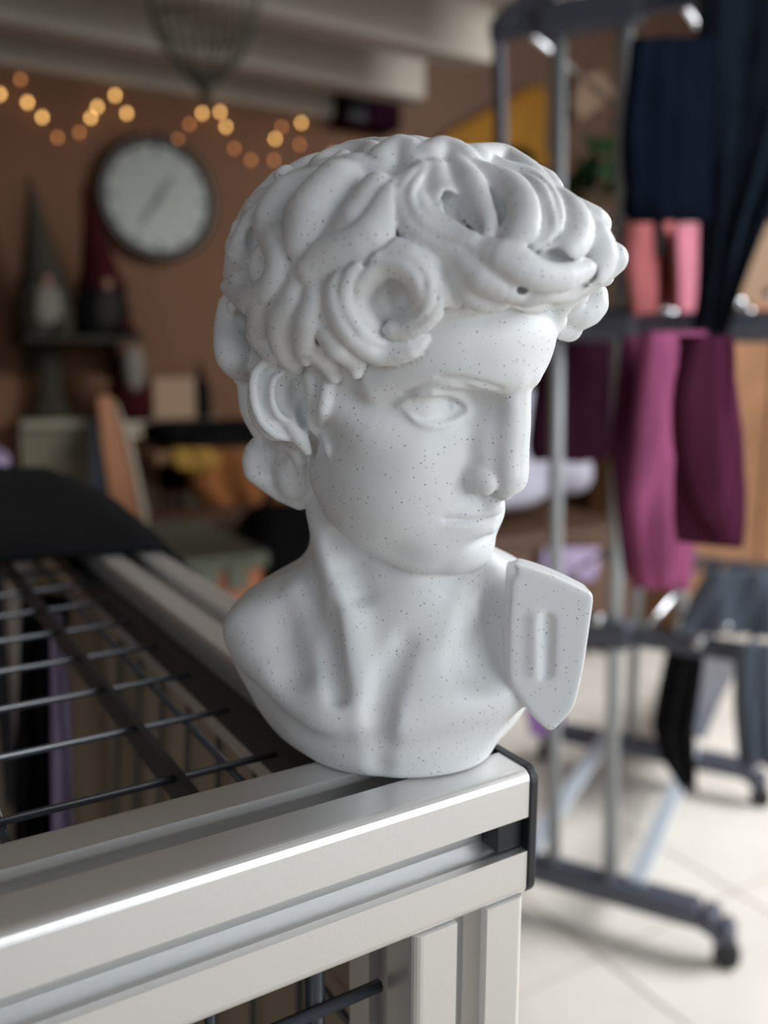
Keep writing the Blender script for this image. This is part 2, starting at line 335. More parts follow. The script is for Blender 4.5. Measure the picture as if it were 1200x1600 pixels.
    ell(hit(384, 500, 1), (3., 5.5, 2.8), .8, 'sub')
    L([(362, 480), (362, 515), (366, 555), (388, 590)], [3, 3.8, 4, 2.6], .6, out=.2)
    L([(375, 510), (385, 545), (378, 590)], [2.6, 3.4, 2], .5, out=1.2)
    L([(462, 318), (467, 375), (470, 428), (442, 480)], [1.2, 2.3, 2.4, 1.6], .9, 'sub', out=.6)
    L([(505, 430), (478, 452)], [2, 2.4], .9, 'sub', out=.8)
    # ragged locks over the ear
    L([(478, 425), (470, 465), (448, 500), (447, 540), (462, 575)], [3, 3.8, 3.8, 3.2, 1.6], .5, out=1.4)
    L([(500, 465), (490, 500), (480, 535), (478, 560)], [3.2, 3.6, 2.8, 1.6], .4, out=2.4)
    L([(510, 500), (530, 535), (552, 552), (556, 582)], [3, 3.4, 3, 1.4], .4, out=1.8)
    L([(490, 540), (515, 565), (522, 590)], [2.6, 2.6, 1.4], .4, out=1.4)
    L([(520, 460), (520, 490), (500, 515)], [3, 3, 2], .4, out=1.2)
    # the near ear: helix, antihelix, hollow, lobe
    ce = hit(436, 622, 0); dv = g.M@g.dray(600, 700); dv = dv/np.linalg.norm(dv)
    def E(x, y, o): return pv(x, y, ce[1])-dv*o
    ell(E(432, 625, .5), (6, 3, 8.5), .8)
    ell(E(452, 616, 3.6), (3.4, 2.6, 5), .6, 'sub')
    chain([E(436, 580, 3.6), E(415, 590, 3.6), E(413, 625, 3.7), E(424, 655, 3.4)], (.7, .9, .9, .6), .4, 'sub')
    chain([E(455, 566, 2), E(425, 566, 3.4), E(403, 585, 3.6), E(400, 620, 3.6), (E(410, 655, 3.4)), E(432, 678, 2.8), E(452, 684, 2)], (.8, 1.0, 1.05, 1.05, 1.1, 1.1, .9), .3)
    chain([E(450, 580, 3), E(431, 596, 3.9), E(428, 625, 4), E(438, 650, 3.6), E(458, 662, 2.6)], (.7, .85, .9, .95, .8), .3)
    chain([E(456, 664, 2.4), E(470, 684, 2), E(482, 706, 1)], (1.5, 1.8, 1.0), .6)
    ell(E(462, 618, 2.6), (2.4, 3.4, 3.6), .5, 'sub'); ell(E(474, 640, 1.5), (1.5, 3, 4), .5, 'sub')
    chain([hit(534, 848, .2), hit(548, 885, .2), hit(562, 925, .2)], (1.8, 2.6, 1.4), 4, 'sub')
    # curls behind and under the ear
    L([(385, 595), (392, 640), (405, 672)], [2.2, 2.4, 2], .5, out=0)
    L([(450, 692), (420, 690), (400, 708), (400, 735), (425, 750), (450, 742), (458, 720)], [2, 2.6, 2.8, 2.8, 2.8, 2.3, 1.5], .5, out=1, moat=.3)
    ell(hit(418, 708, 2.5), (2.2, 2, 2.2), .6)
    L([(455, 695), (470, 720), (470, 750)], [1.6, 1.6, 1.2], .5, out=1)
    L([(415, 752), (440, 768), (468, 785)], [2.2, 2.4, 1.8], .5, out=.3)
    ell(hit(462, 735, -3), (5, 5, 7), 1.5); ell(hit(440, 715, -2.5), (4.5, 3, 4.5), 1.)
    # sideburn
    L([(487, 588), (492, 625), (490, 660), (500, 680)], [1.6, 1.9, 1.5, .9], .4, out=.8, moat=0)
    L([(512, 600), (505, 640), (498, 670)], [1.3, 1.4, .8], .4, out=.6, moat=0)
    L([(506, 680), (513, 700), (512, 712)], [.9, 1.1, .5], .4, out=.5, moat=0)
    # crown
    L([(600, 262), (625, 250), (650, 262), (655, 300)], [4, 4.4, 4, 2.6], .5, out=-.5)
    L([(530, 280), (560, 275), (590, 285)], [4, 4, 3], .5, out=-1.2)
    L([(668, 262), (690, 250), (720, 262), (735, 290)], [4, 4.2, 4, 3], .5, out=-.5)
    L([(740, 260), (780, 262), (815, 285), (850, 310)], [4, 4.4, 4.4, 3.4], .5, out=-.5)
    # parting: a deep furrow between the sweeps
    L([(655, 275), (632, 300), (620, 335), (620, 365)], [1.4, 1.6, 1.8, 1.2], .8, 'sub', out=1.5)
    L([(662, 278), (640, 315), (655, 352), (695, 376), (740, 388), (775, 392)], [3, 3.6, 4, 4, 3.6, 2.2], .5, out=.9, st=True)
    L([(680, 275), (690, 315), (722, 345)], [3, 3.4, 2], .5, out=.2)
    L([(710, 262), (735, 295), (752, 330), (764, 358), (758, 382), (742, 392)], [2.6, 3.2, 3, 2.2, 1.7, 1], .5, out=1.3)
    L([(745, 275), (790, 300), (815, 335), (815, 370), (795, 395)], [2.8, 3.8, 4.2, 3.8, 2.4], .5, out=.9)
    L([(775, 268), (825, 295), (850, 330), (858, 368), (840, 392)], [2.6, 3.4, 3.6, 3.2, 2], .5, out=1., st=True)
    L([(800, 262), (850, 290), (868, 312)], [2.6, 3, 2.2], .5, out=-.3)
    L([(862, 308), (888, 338), (896, 368), (880, 395), (852, 402)], [2.6, 3.4, 3.6, 3, 1.8], .5, out=.8)
    L([(898, 338), (925, 372), (935, 402), (922, 428), (895, 440)], [2.4, 3.2, 3.4, 3, 2], .5, out=.5)
    # dark furrows between the sweeps over the brow
    L([(683, 300), (720, 335), (741, 364)], [1.2, 1.9, 1.6], .8, 'sub', out=2.2)
    L([(757, 300), (778, 326), (788, 345)], [.8, 1.3, .9], .8, 'sub', out=2.8)
    L([(845, 412), (868, 405), (885, 410)], [1.2, 1.8, 1.2], .8, 'sub', out=1.6)
    L([(690, 392), (698, 425), (702, 452)], [1.4, 2, 1.4], .9, 'sub', out=1.2)
    # fringe: thin twisting strands over one another
    L([(665, 385), (672, 420), (688, 452), (712, 470)], [2.8, 3, 2.6, 1.4], .5, out=.3)
    L([(705, 395), (730, 412), (755, 430), (782, 444), (806, 452), (826, 446)], [2.2, 3, 3.2, 2.8, 2.2, 1.4], .5, out=1)
    L([(752, 392), (785, 402), (812, 416), (842, 430), (878, 434), (915, 420)], [2, 2.9, 3, 2.7, 2.6, 1.8], .5, out=2)
    L([(722, 425), (732, 452), (752, 469), (778, 470), (798, 462)], [2, 2.4, 2.2, 2, 1.2], .4, out=.7)
    L([(795, 455), (822, 462), (850, 452), (885, 452), (920, 436)], [1.4, 2.2, 2.4, 2.4, 1.6], .4, out=.9)
    L([(800, 470), (832, 474), (862, 468), (890, 458)], [1.2, 1.8, 2, 1.4], .4, out=.2)
    L([(826, 440), (822, 450), (808, 456), (802, 448)], [.8, 1, 1, .8], .4, out=2.2, moat=0)
    ell(hit(813, 451, 1.6), (1.2, 1.6, .9), .4, 'sub'); ell(hit(762, 478, .8), (1.6, 1.6, .9), .4, 'sub')
    # far curls hanging over the brow
    for x, y, v, r in ((938, 420, 4, 3.), (892, 455, 4, 4)):
        chain([pv(x-18, y-12, v-1), pv(x, y, v)], (r*.9, r), .4)
    chain([pv(880, 450, -2), pv(918, 452, -3), pv(926, 476, -2), pv(908, 492, 0), pv(886, 484, 1)], (3.2, 3.3, 3.4, 3.2, 2.4), .5)
    chain([pv(862, 470, 0), pv(888, 494, -3), pv(890, 514, -2), pv(872, 514, 0)], (3, 2.9, 2.8, 2.), .5)
    chain([pv(850, 470, -8), pv(880, 485, -9), pv(880, 512, -8)], (4, 3.6, 2.6), .8)
# ---------------------------------------------------------------- marble bust, modelled as a distance field
def make_bust_mesh(h=0.6):
    cx, cy, cz, yaw, pit, rol, FP = CAMP
    er = np.array([math.cos(yaw), -math.sin(yaw), 0.]); ef = -np.array([math.sin(yaw), math.cos(yaw), 0.]); ez = np.array([0, 0, 1.])
    f = np.array([math.sin(yaw)*math.cos(pit), math.cos(yaw)*math.cos(pit), -math.sin(pit)])
    r = er; u = np.cross(r, f)
    r, u = r*math.cos(rol)+u*math.sin(rol), -r*math.sin(rol)+u*math.cos(rol)
    CW = np.array([cx, cy, cz])
    dray = lambda px, py: f + r*(px-600)/FP - u*(py-800)/FP
    M = np.array([er, ef, ez])
    v = dray(640, 1214); c = CW + v*(-cz/v[2])
    CB = c - ef*14; CB[2] = 0
    CL = M@(CW-CB)
    def pv(px, py, vv):
        d = M@dray(px, py); return CL + d*(vv-CL[1])/d[1]
    # head frame
    psi, p, ro, K = HQ[:4]; H0 = np.array(HQ[4:7])
    F = np.array([math.sin(psi)*math.cos(p), math.cos(psi)*math.cos(p), -math.sin(p)])
    S = np.array([-math.cos(psi), math.sin(psi), 0]); U = np.cross(F, S); U *= np.sign(U[2])
    S, U = S*math.cos(ro)+U*math.sin(ro), U*math.cos(ro)-S*math.sin(ro)
    HM = np.array([F, S, U])
    hl = lambda a: H0 + K*(a[0]*F+a[1]*S+a[2]*U)
    lo = np.array([-56., -52., -0.9]); hi = np.array([60., 52., 164.])
    n = np.ceil((hi-lo)/h).astype(int)
    D = np.full(tuple(n), 12., np.float32)
    ax = [(lo[i]+h*np.arange(n[i])).astype(np.float32) for i in range(3)]
    stack = []
    def push(): stack.append(D.copy()); D.fill(12.)
    def pop(k):
        A = stack.pop(); hh = np.maximum(k-np.abs(A-D), 0)/k; D[:] = np.minimum(A, D)-hh*hh*k*.25
    def box(bl, bh, pad):
        s = []
        for i in range(3):
            a = max(0, int((bl[i]-pad-lo[i])/h)); b = min(n[i], int((bh[i]+pad-lo[i])/h)+2)
            if b <= a: return None
            s.append(slice(a, b))
        return tuple(s)
    def coords(s): return ax[0][s[0]][:, None, None], ax[1][s[1]][None, :, None], ax[2][s[2]][None, None, :]
    def comb(s, d, k, op):
        A = D[s]
        if op == 'sub': d = -d
        if op == 'add':
            if k > 0:
                hh = np.maximum(k-np.abs(A-d), 0)/k; D[s] = np.minimum(A, d)-hh*hh*k*.25
            else: D[s] = np.minimum(A, d)
        else:
            if k > 0:
                hh = np.maximum(k-np.abs(A-d), 0)/k; D[s] = np.maximum(A, d)+hh*hh*k*.25
            else: D[s] = np.maximum(A, d)
    def ell(c, rad, k=2., op='add', R=None):
        c = np.asarray(c, float); rad = np.asarray(rad, float)
        R_ = np.eye(3) if R is None else R          # rows are the axes
        e = np.sqrt(((R_*rad[:, None])**2).sum(0))
        s = box(c-e, c+e, k+1.5)
        if s is None: return
        X, Y, Z = coords(s); X = X-np.float32(c[0]); Y = Y-np.float32(c[1]); Z = Z-np.float32(c[2])
        q = [X*np.float32(R_[i, 0])+Y*np.float32(R_[i, 1])+Z*np.float32(R_[i, 2]) for i in range(3)]
        k0 = np.sqrt(sum((q[i]/rad[i])**2 for i in range(3)))+1e-6
        k1 = np.sqrt(sum((q[i]/rad[i]**2)**2 for i in range(3)))+1e-6
        comb(s, (k0*(k0-1)/k1).astype(np.float32), k, op)
    def chain(P, Rd, k=1.5, op='add', smooth=True):
        P = np.array(P, float); Rd = np.array(Rd, float)*np.ones(len(P))
        if smooth and len(P) > 2:                       # Catmull-Rom through the points
            Q = []; W = []
            PP = np.vstack([2*P[0]-P[1], P, 2*P[-1]-P[-2]]); RR = np.concatenate([[Rd[0]], Rd, [Rd[-1]]])
            for i in range(1, len(P)):
                m = max(2, int(np.linalg.norm(P[i]-P[i-1])/1.6))
                for t in np.arange(m)/m:
                    a, b, c2, d2 = PP[i-1], PP[i], PP[i+1], PP[i+2]
                    Q.append(.5*((2*b)+(-a+c2)*t+(2*a-5*b+4*c2-d2)*t*t+(-a+3*b-3*c2+d2)*t**3))
                    W.append(RR[i]*(1-t)+RR[i+1]*t)
            Q.append(P[-1]); W.append(Rd[-1]); P = np.array(Q); Rd = np.array(W)
        rm = Rd.max()
        s = box(P.min(0)-rm, P.max(0)+rm, k+1.5)
        if s is None: return
        X, Y, Z = coords(s); best = None
        T = np.full(np.broadcast_shapes(X.shape, Y.shape, Z.shape), 12., np.float32)
        o = [s[i].start for i in range(3)]
        for i in range(len(P)-1):
            a, b = P[i], P[i+1]; ba = b-a; L = ba@ba
            if L < 1e-9: continue
            rr = max(Rd[i], Rd[i+1])
            s2 = box(np.minimum(a, b)-rr, np.maximum(a, b)+rr, k+1.5)
            if s2 is None: continue
            s2l = tuple(slice(max(0, s2[j].start-o[j]), s2[j].stop-o[j]) for j in range(3))
            X, Y, Z = coords(s2)
            t = ((X-a[0])*ba[0]+(Y-a[1])*ba[1]+(Z-a[2])*ba[2])/L
            t = np.clip(t, 0, 1).astype(np.float32)
            d = np.sqrt((X-a[0]-ba[0]*t)**2+(Y-a[1]-ba[1]*t)**2+(Z-a[2]-ba[2]*t)**2)-(Rd[i]+(Rd[i+1]-Rd[i])*t)
            T[s2l] = np.minimum(T[s2l], d.astype(np.float32))
        comb(s, T, k, op)
    def hell(c, rad, k=2., op='add', mir=True, rot=None):
        for sg in ((1, -1) if (mir and abs(c[1]) > 1e-6) else (1,)):
            R = HM.copy()
            if rot is not None:      # turn about the up axis by rot degrees, mirrored
                a = math.radians(rot)*sg; R = np.array([math.cos(a)*F+math.sin(a)*S, -math.sin(a)*F+math.cos(a)*S, U])
            ell(hl((c[0], c[1]*sg, c[2])), np.array(rad)*K, k*K*1.2, op, R)
    def hch(P, Rd, k=1.5, op='add', mir=True):
        for sg in ((1, -1) if mir else (1,)):
            chain([hl((a[0], a[1]*sg, a[2])) for a in P], np.array(Rd)*K, k*K*1.2, op)
    def plane(pt, nrm, k=2., s=None):                   # keep the side opposite to nrm
        nrm = np.array(nrm, float)/np.linalg.norm(nrm)
        s = s or (slice(0, n[0]), slice(0, n[1]), slice(0, n[2])); X, Y, Z = coords(s)
        comb(s, ((X-pt[0])*nrm[0]+(Y-pt[1])*nrm[1]+(Z-pt[2])*nrm[2]).astype(np.float32), k, 'int')
    def prism(pts, v0, v1, k=1.5, rnd=.8, kk=1.):
        P = [pv(x, y, (v0+v1)/2) for x, y in pts]; P = np.array([(p_[0], p_[2]) for p_ in P])
        s = box((P[:, 0].min(), min(v0, v1), P[:, 1].min()), (P[:, 0].max(), max(v0, v1), P[:, 1].max()), 3); X, Y, Z = coords(s)
        d = np.maximum(v0-Y, Y-v1)+0*X+0*Z; ctr = P.mean(0)
        for i in range(len(P)):
            a, b = P[i], P[(i+1) % len(P)]; nn = np.array([b[1]-a[1], a[0]-b[0]]); nn /= np.linalg.norm(nn)
            if nn@(ctr-a) > 0: nn = -nn
            e = (X-a[0])*nn[0]+(Z-a[1])*nn[1]+0*Y; hh = np.maximum(kk-np.abs(d-e), 0)/kk; d = np.maximum(d, e)+hh*hh*kk*.25
        comb(s, d.astype(np.float32), k, 'add')
    D0 = D
    def at(P):
        i = ((np.asarray(P)-lo)/h); i0 = np.clip(np.floor(i).astype(int), 0, n-2); t = i-i0; val = 0
        for a in (0, 1):
            for b in (0, 1):
                for c_ in (0, 1):
                    val += D0[i0[0]+a, i0[1]+b, i0[2]+c_]*(t[0] if a else 1-t[0])*(t[1] if b else 1-t[1])*(t[2] if c_ else 1-t[2])
        return val
    def hit(px, py, out=0.):                            # first point of the smooth skull along the sight line, else the nearest pass
        d = M@dray(px, py); d = d/np.linalg.norm(d); best = (9e9, None)
        for t in np.arange(130, 270, .5):
            P = CL+d*t
            if np.any(P < lo+1) or np.any(P > hi-1): continue
            e = at(P)
            if e < best[0]-1e-6: best = (e, P)
            if e <= 0: return P-d*out
        return best[1]-d*out
    def face(pts, Rd, k=.3, op='add', out=0.):          # a stroke on the near half of the face and its mirror image
        P = [hit(a[0], a[1], a[2] if len(a) > 2 else out) for a in pts]; P = np.array(P)
        chain(P, Rd, k, op)
        L = (P-H0)@HM.T; L[:, 1] *= -1; chain(L@HM+H0, Rd, k, op)
    # ------------------------------------------------ torso
    torso(locals())
    head(locals()); hairmass(locals())
    D0 = D.copy()
    def lock(pts, Rd, out=0.5, k=1.0, op='add'):
        P = []
        for q in pts:
            P.append(hit(q[0], q[1], q[2] if len(q) > 2 else out))
        P = np.array(P)
        chain(P, Rd, k, op)
    hair(locals())
    if True:                                            # flat foot
        plane((0, 0, 0), (0, 0, -1), 1.0)
    # a light blur takes the grid out of the surface
    for _ in range(SMOOTH):
        for a in range(3):
            E = D.copy(); sl = [slice(None)]*3; s0, s1, s2 = list(sl), list(sl), list(sl)
            s0[a] = slice(0, -2); s1[a] = slice(1, -1); s2[a] = slice(2, None)
            E[tuple(s1)] = .25*D[tuple(s0)]+.5*D[tuple(s1)]+.25*D[tuple(s2)]; D[:] = E
    # ------------------------------------------------ surface nets
    neg = D < 0
    cnt = np.zeros(tuple(n-1), np.int8)
    for a in (0, 1):
        for b in (0, 1):
            for c_ in (0, 1): cnt += neg[a:n[0]-1+a, b:n[1]-1+b, c_:n[2]-1+c_]
    act = (cnt > 0) & (cnt < 8)
    idx = np.full(act.shape, -1, np.int32); I = np.argwhere(act); idx[act] = np.arange(len(I))
    acc = np.zeros((len(I), 3)); w = np.zeros(len(I))
    cor = {}
    for a in (0, 1):
        for b in (0, 1):
            for c_ in (0, 1): cor[a, b, c_] = D[I[:, 0]+a, I[:, 1]+b, I[:, 2]+c_].astype(float)
    for A in cor:
        for axs in range(3):
            if A[axs] == 0:
                B = list(A); B[axs] = 1; B = tuple(B)
                da, db = cor[A], cor[B]; m = (da < 0) != (db < 0)
                t = np.where(m, da/np.where(m, da-db, 1), 0)
                for j in range(3): acc[:, j] += np.where(m, A[j]+(t if j == axs else 0), 0)
                w += m
    V = (I+acc/w[:, None])*h+lo
    faces = []
    for axs in range(3):
        sl0 = [slice(1, -1)]*3; sl1 = [slice(1, -1)]*3
        sl0[axs] = slice(0, -1); sl1[axs] = slice(1, None)
        A = neg[tuple(sl0)]; B = neg[tuple(sl1)]
        E = np.argwhere(A != B); flip = A[A != B]
        off = np.array([1, 1, 1]); off[axs] = 0; E = E+off
        j, k_ = [(1, 2), (2, 0), (0, 1)][axs]
        dj = np.zeros(3, int); dj[j] = 1; dk = np.zeros(3, int); dk[k_] = 1
        g = lambda Q: idx[Q[:, 0], Q[:, 1], Q[:, 2]]
        q = np.stack([g(E-dj-dk), g(E-dk), g(E), g(E-dj)], 1)
        q[~flip] = q[~flip][:, ::-1]
        faces.append(q)
    Q = np.vstack(faces); Q = Q[(Q >= 0).all(1)]
    # keep only the largest shell is not needed: every lock is joined to the head
    V = V-np.array([0, 0, 0]); W_ = (CB+V@M)*.001
    me = bpy.data.meshes.new('bust')
    me.vertices.add(len(W_)); me.vertices.foreach_set('co', W_.astype(np.float32).ravel())
    me.loops.add(len(Q)*4); me.loops.foreach_set('vertex_index', Q.astype(np.int32).ravel())
    me.polygons.add(len(Q)); me.polygons.foreach_set('loop_start', np.arange(0, len(Q)*4, 4, dtype=np.int32))
    me.polygons.foreach_set('loop_total', np.full(len(Q), 4, np.int32))
    me.update(calc_edges=True); me.validate()
    me.polygons.foreach_set('use_smooth', np.ones(len(me.polygons), bool))
    return me
# ================================================================ the setting
YB = 3.45                                     # back wall
bm = box((-2.4, YB, 0), (1.98, YB+.12, 2.9)); struct(obj('wall_back', bm, M['wall']))
struct(obj('wall_back_upper', box((1.98, YB, 0), (5.4, YB+.12, 3.6)), M['wall2']))
struct(obj('wall_left', box((-2.52, -2.6, 0), (-2.4, YB+.12, 2.9)), M['wall']))
struct(obj('wall_right', box((5.4, 1.2, 0), (5.52, YB+.12, 3.6)), M['wall2']))
struct(obj('baseboard_back', box((-2.4, YB-.015, 0), (5.4, YB, .08)), M['skirting']))
# ceiling: boards above, one painted beam after another below them
ceil = struct(obj('ceiling', box((-2.4, -1.4, 2.30), (1.95, YB, 2.36)), M['ceil']))
for i, (y, xe) in enumerate(((3.40, 1.86), (2.98, 1.97), (2.49, 1.93), (2.0, 1.95), (1.5, 1.95), (1.0, 1.95), (.5, 1.95), (0, 1.95), (-.5, 1.95), (-1., 1.95))):
    obj('beam', box((-2.4, y, 2.10), (xe, y+.11, 2.30)), M['beam'], ceil, bevel=.008)
struct(obj('trim_1', box((1.95, -1.4, 2.28), (2.0, YB, 2.40)), M['beam']))
struct(obj('ceiling_upper', box((1.95, -1.4, 3.0), (5.4, YB, 3.06)), M['ceil']))
# floor: screed below, every tile a slab of its own with an open joint
fl = struct(obj('floor', box((-2.4, -2.6, -.05), (5.4, YB, -.006)), M['grout']))
tb = box((-.1845, -.1845, -.006), (.1845, .1845, 0)); tme = bpy.data.meshes.new('tile'); tb.to_mesh(tme); tb.free(); tme.materials.append(M['tile'])
for i in range(-3, 12):
    for j in range(-2, 9):
        x, y = .945+.1875+.375*(i-1), .862+.1875+.375*(j-1)
        if -2.2 < x < 5.2 and -1.6 < y < YB-.18:
            o = bpy.data.objects.new('tile', tme); COL.objects.link(o); o.parent = fl; o.location = (x, y, .0004*((i*7+j*3) % 3))
# ================================================================ aluminium framed cage table
def profile(name, axis, p0, p1, parent):      # slotted 30 mm extrusion, swept along an axis between two corners of its box
    s, o, d, wl, c, r = 15., 4.1, 2.2, 9.5, 8.2, 2.2    # half size, half slot, lip, cavity half width, cavity depth
    q = [(o, -s), (s-r, -s), (s-r*.3, -s+r*.3), (s, -s+r), (s, -o)]
    side = [(o, -s), (s-r, -s)]+[(s-r+r*math.sin(a), -s+r-r*math.cos(a)) for a in (math.pi/10, math.pi/5, math.pi*.3, math.pi*.4)]+[(s, -s+r), (s, -o)]
    slot = [(s, -o), (s-d, -o), (s-d, -wl*.8), (s-c*.62, -wl*.8), (s-c, -o*.9), (s-c, o*.9), (s-c*.62, wl*.8), (s-d, wl*.8), (s-d, o)]
    P = []
    for k in range(4):
        ca, sa = [(1, 0), (0, 1), (-1, 0), (0, -1)][k]
        for x, y in side[:-1]+slot: P.append((x*ca-y*sa, x*sa+y*ca))
    p0, p1 = Vector(p0), Vector(p1); c0 = (p0+p1)/2; L = abs((p1-p0)[axis]); a, b = [i for i in range(3) if i != axis]
    def f(sg):
        def g(x, y): v = Vector(c0); v[axis] += sg*L/2; v[a] += x*.001; v[b] += y*.001; return v
        return g
    return obj(name, prism(P, f(-1), f(1)), M['alu'], parent)
tbl = thing('cage_table', 'silver aluminium profile frame filled with black wire grid, the speckled bust standing on its corner', 'table')
XL, YF, W3 = -.62, .56, .030
profile('front_rail', 0, (XL, 0, T-W3), (0, W3, T), tbl)
profile('side_rail', 1, (-W3, W3, T-W3), (0, YF, T), tbl)
profile('back_rail', 0, (XL, YF, T-W3), (0, YF+W3, T), tbl)
profile('side_rail', 1, (XL, W3, T-W3), (XL+W3, YF, T), tbl)
for x, y in ((-W3, 0), (-W3, YF), (XL, 0), (XL, YF)): profile('post', 2, (x, y, .02), (x+W3, y+W3, T-W3), tbl); obj('foot', lathe([(.014, 0), (.014, .006), (.005, .008), (.005, .02)], (x+.015, y+.015, 0), 16), M['black'], tbl)
for z in (.12,): profile('lower_rail', 0, (XL+W3, 0, z-W3), (-W3, W3, z), tbl); profile('lower_rail', 1, (-W3, W3, z-W3), (0, YF, z), tbl); profile('lower_rail', 0, (XL+W3, YF, z-W3), (-W3, YF+W3, z), tbl); profile('lower_rail', 1, (XL, W3, z-W3), (XL+W3, YF, z), tbl)
# black end caps, rounded like the profile, with the plug that shows inside the slot
def cap(y):
    pts = []
    for cx_, cy_, a0 in ((.0272, -.0028, 0), (.0028, -.0028, 90), (.0028, -.0272, 180), (.0272, -.0272, 270)):
        for a in range(0, 91, 18): pts.append((cx_+.0032*math.cos(math.radians(a0+a)), cy_+.0032*math.sin(math.radians(a0+a))))
    o = obj('end_cap', prism(pts, lambda a, b: Vector((0.0001, y+a, T+b)), lambda a, b: Vector((.0024, y+a, T+b))), M['black'], tbl, bevel=.0004)
    return o
cap(0)
ecp = cap(YF)
pl = bpy.data.objects.new('slot_plug', bpy.data.meshes.new('slot_plug')); b_ = box((-.0066, .0022, T-.0188), (.0, .0092, T-.0112)); b_.to_mesh(pl.data); b_.free(); pl.data.materials.append(M['black']); COL.objects.link(pl); pl.parent = tbl
# wire grid let into the top, and the grids hanging under the front and right rails
wz = T-.009
def wire(p, q, r=.0011, seg=8): return obj('wire', tube([p, q], r, seg), M['wire'], tbl, smooth=True)
for k in range(16): wire((XL+W3, .0545+.0332*k, wz), (-W3, .0545+.0332*k, wz), .0010)
for x in [-.048]+[-.1010-.0785*k for k in range(7)]: wire((x, W3, wz-.0022), (x, YF, wz-.0022), .0010)
obj('grid_frame', box((-.0632, W3, wz-.006), (-.0612, YF, wz+.002)), M['black'], tbl); obj('grid_frame', box((-.0370, W3, wz-.006), (-.0302, YF, wz+.001)), M['black'], tbl)
for k in range(12): wire((-.0425-.047*k, .017, .12), (-.045-.0235*k, .017, T-W3), .0012 if k else .0022, 6)
for z in [T-.050-.068*k for k in range(12)]: wire((XL+W3, .014, z), (-W3, .014, z), .0014, 6)
for k in range(8): wire((-.016, .05+.0664*k, .12), (-.016, .05+.0332*k, T-W3), .0011, 6)
for z in [T-.09-.12*k for k in range(7)]: wire((-.0185, W3, z), (-.0185, YF, z), .0011, 6)
obj('added_side_panel', box((-.0120, W3, .121), (-.0085, YF, T-W3-.002)), M['ply'], tbl)  # added panel, hides the bright floor beyond the right side
obj('base_panel', box((XL+W3, W3, .075), (-W3, YF, .088)), M['ply'], tbl)
# what stands and hangs inside the cage
sl = thing('slatted_crate_side', 'pale wooden slatted frame leaning inside the cage, seen through its wires', 'slatted frame')
for k in range(8): obj('slat', box((-.222+.0225*k, .50, .0885), (-.209+.0225*k, .508, .80)), M['slat'], sl)
obj('rail', box((-.222, .508, .70), (-.045, .516, .73)), M['slat'], sl); obj('rail', box((-.222, .508, .16), (-.045, .516, .19)), M['slat'], sl)
tag(obj('tube', tube([(-.196, .36, .0885), (-.196, .36, .93)], .009, 16), M['silver'], smooth=True), 'grey metal tube standing upright at the left inside the cage', 'tube')
hang('dark_garment', 'black garment hanging inside the cage beside the grey tube', 'garment', [(930, 35, 110), (1100, 30, 100), (1400, 20, 95)], (-.16, .33, 0), (1, 0, 0), M['blackcloth'], 3, .006, .004, 3)
hang('purple_garment', 'purple and white garment edge hanging inside the cage beside the black one', 'garment', [(960, 78, 98), (1100, 82, 112), (1400, 85, 118)], (-.14, .26, 0), (1, 0, 0), M['lav'], 2, .004, .003, 4)
# dark cloth thrown over the far end
def cloth():
    bm = bmesh.new(); NX, NY = 44, 20; rg = random.Random(5); top = []; bot = []
    for i in range(NX+1):
        x = -.60+.645*i/NX; a, b = [], []
        for j in range(NY+1):
            v = j/NY; y = .262-.02*math.sin(x*9)+.33*v
            h = .0035+(.013+.004*math.sin(x*21+v*4)+.003*math.sin(x*47))*min(1, v*3.2)**.6*(1-.55*smoothstep(-.07, .045, x))
            if v > .9: h *= 1-(v-.9)*6
            drop = -.085*smoothstep(.004, .045, x)
            a.append(bm.verts.new((x, y, T+h+drop))); b.append(bm.verts.new((x, y, T+.0015+min(0, drop)-(.004 if drop < -.001 else 0))))
        top.append(a); bot.append(b)
    for i in range(NX):
        for j in range(NY):
            bm.faces.new((top[i][j], top[i+1][j], top[i+1][j+1], top[i][j+1])); bm.faces.new((bot[i][j], bot[i][j+1], bot[i+1][j+1], bot[i+1][j]))
        bm.faces.new((top[i][0], bot[i][0], bot[i+1][0], top[i+1][0])); bm.faces.new((top[i][NY], top[i+1][NY], bot[i+1][NY], bot[i][NY]))
    for j in range(NY): bm.faces.new((top[0][j], top[0][j+1], bot[0][j+1], bot[0][j])); bm.faces.new((top[NX][j], bot[NX][j], bot[NX][j+1], top[NX][j+1]))
    return bm
tag(obj('black_cloth', cloth(), M['blackcloth'], smooth=True), 'black cloth folded over the far end of the aluminium frame', 'cloth')
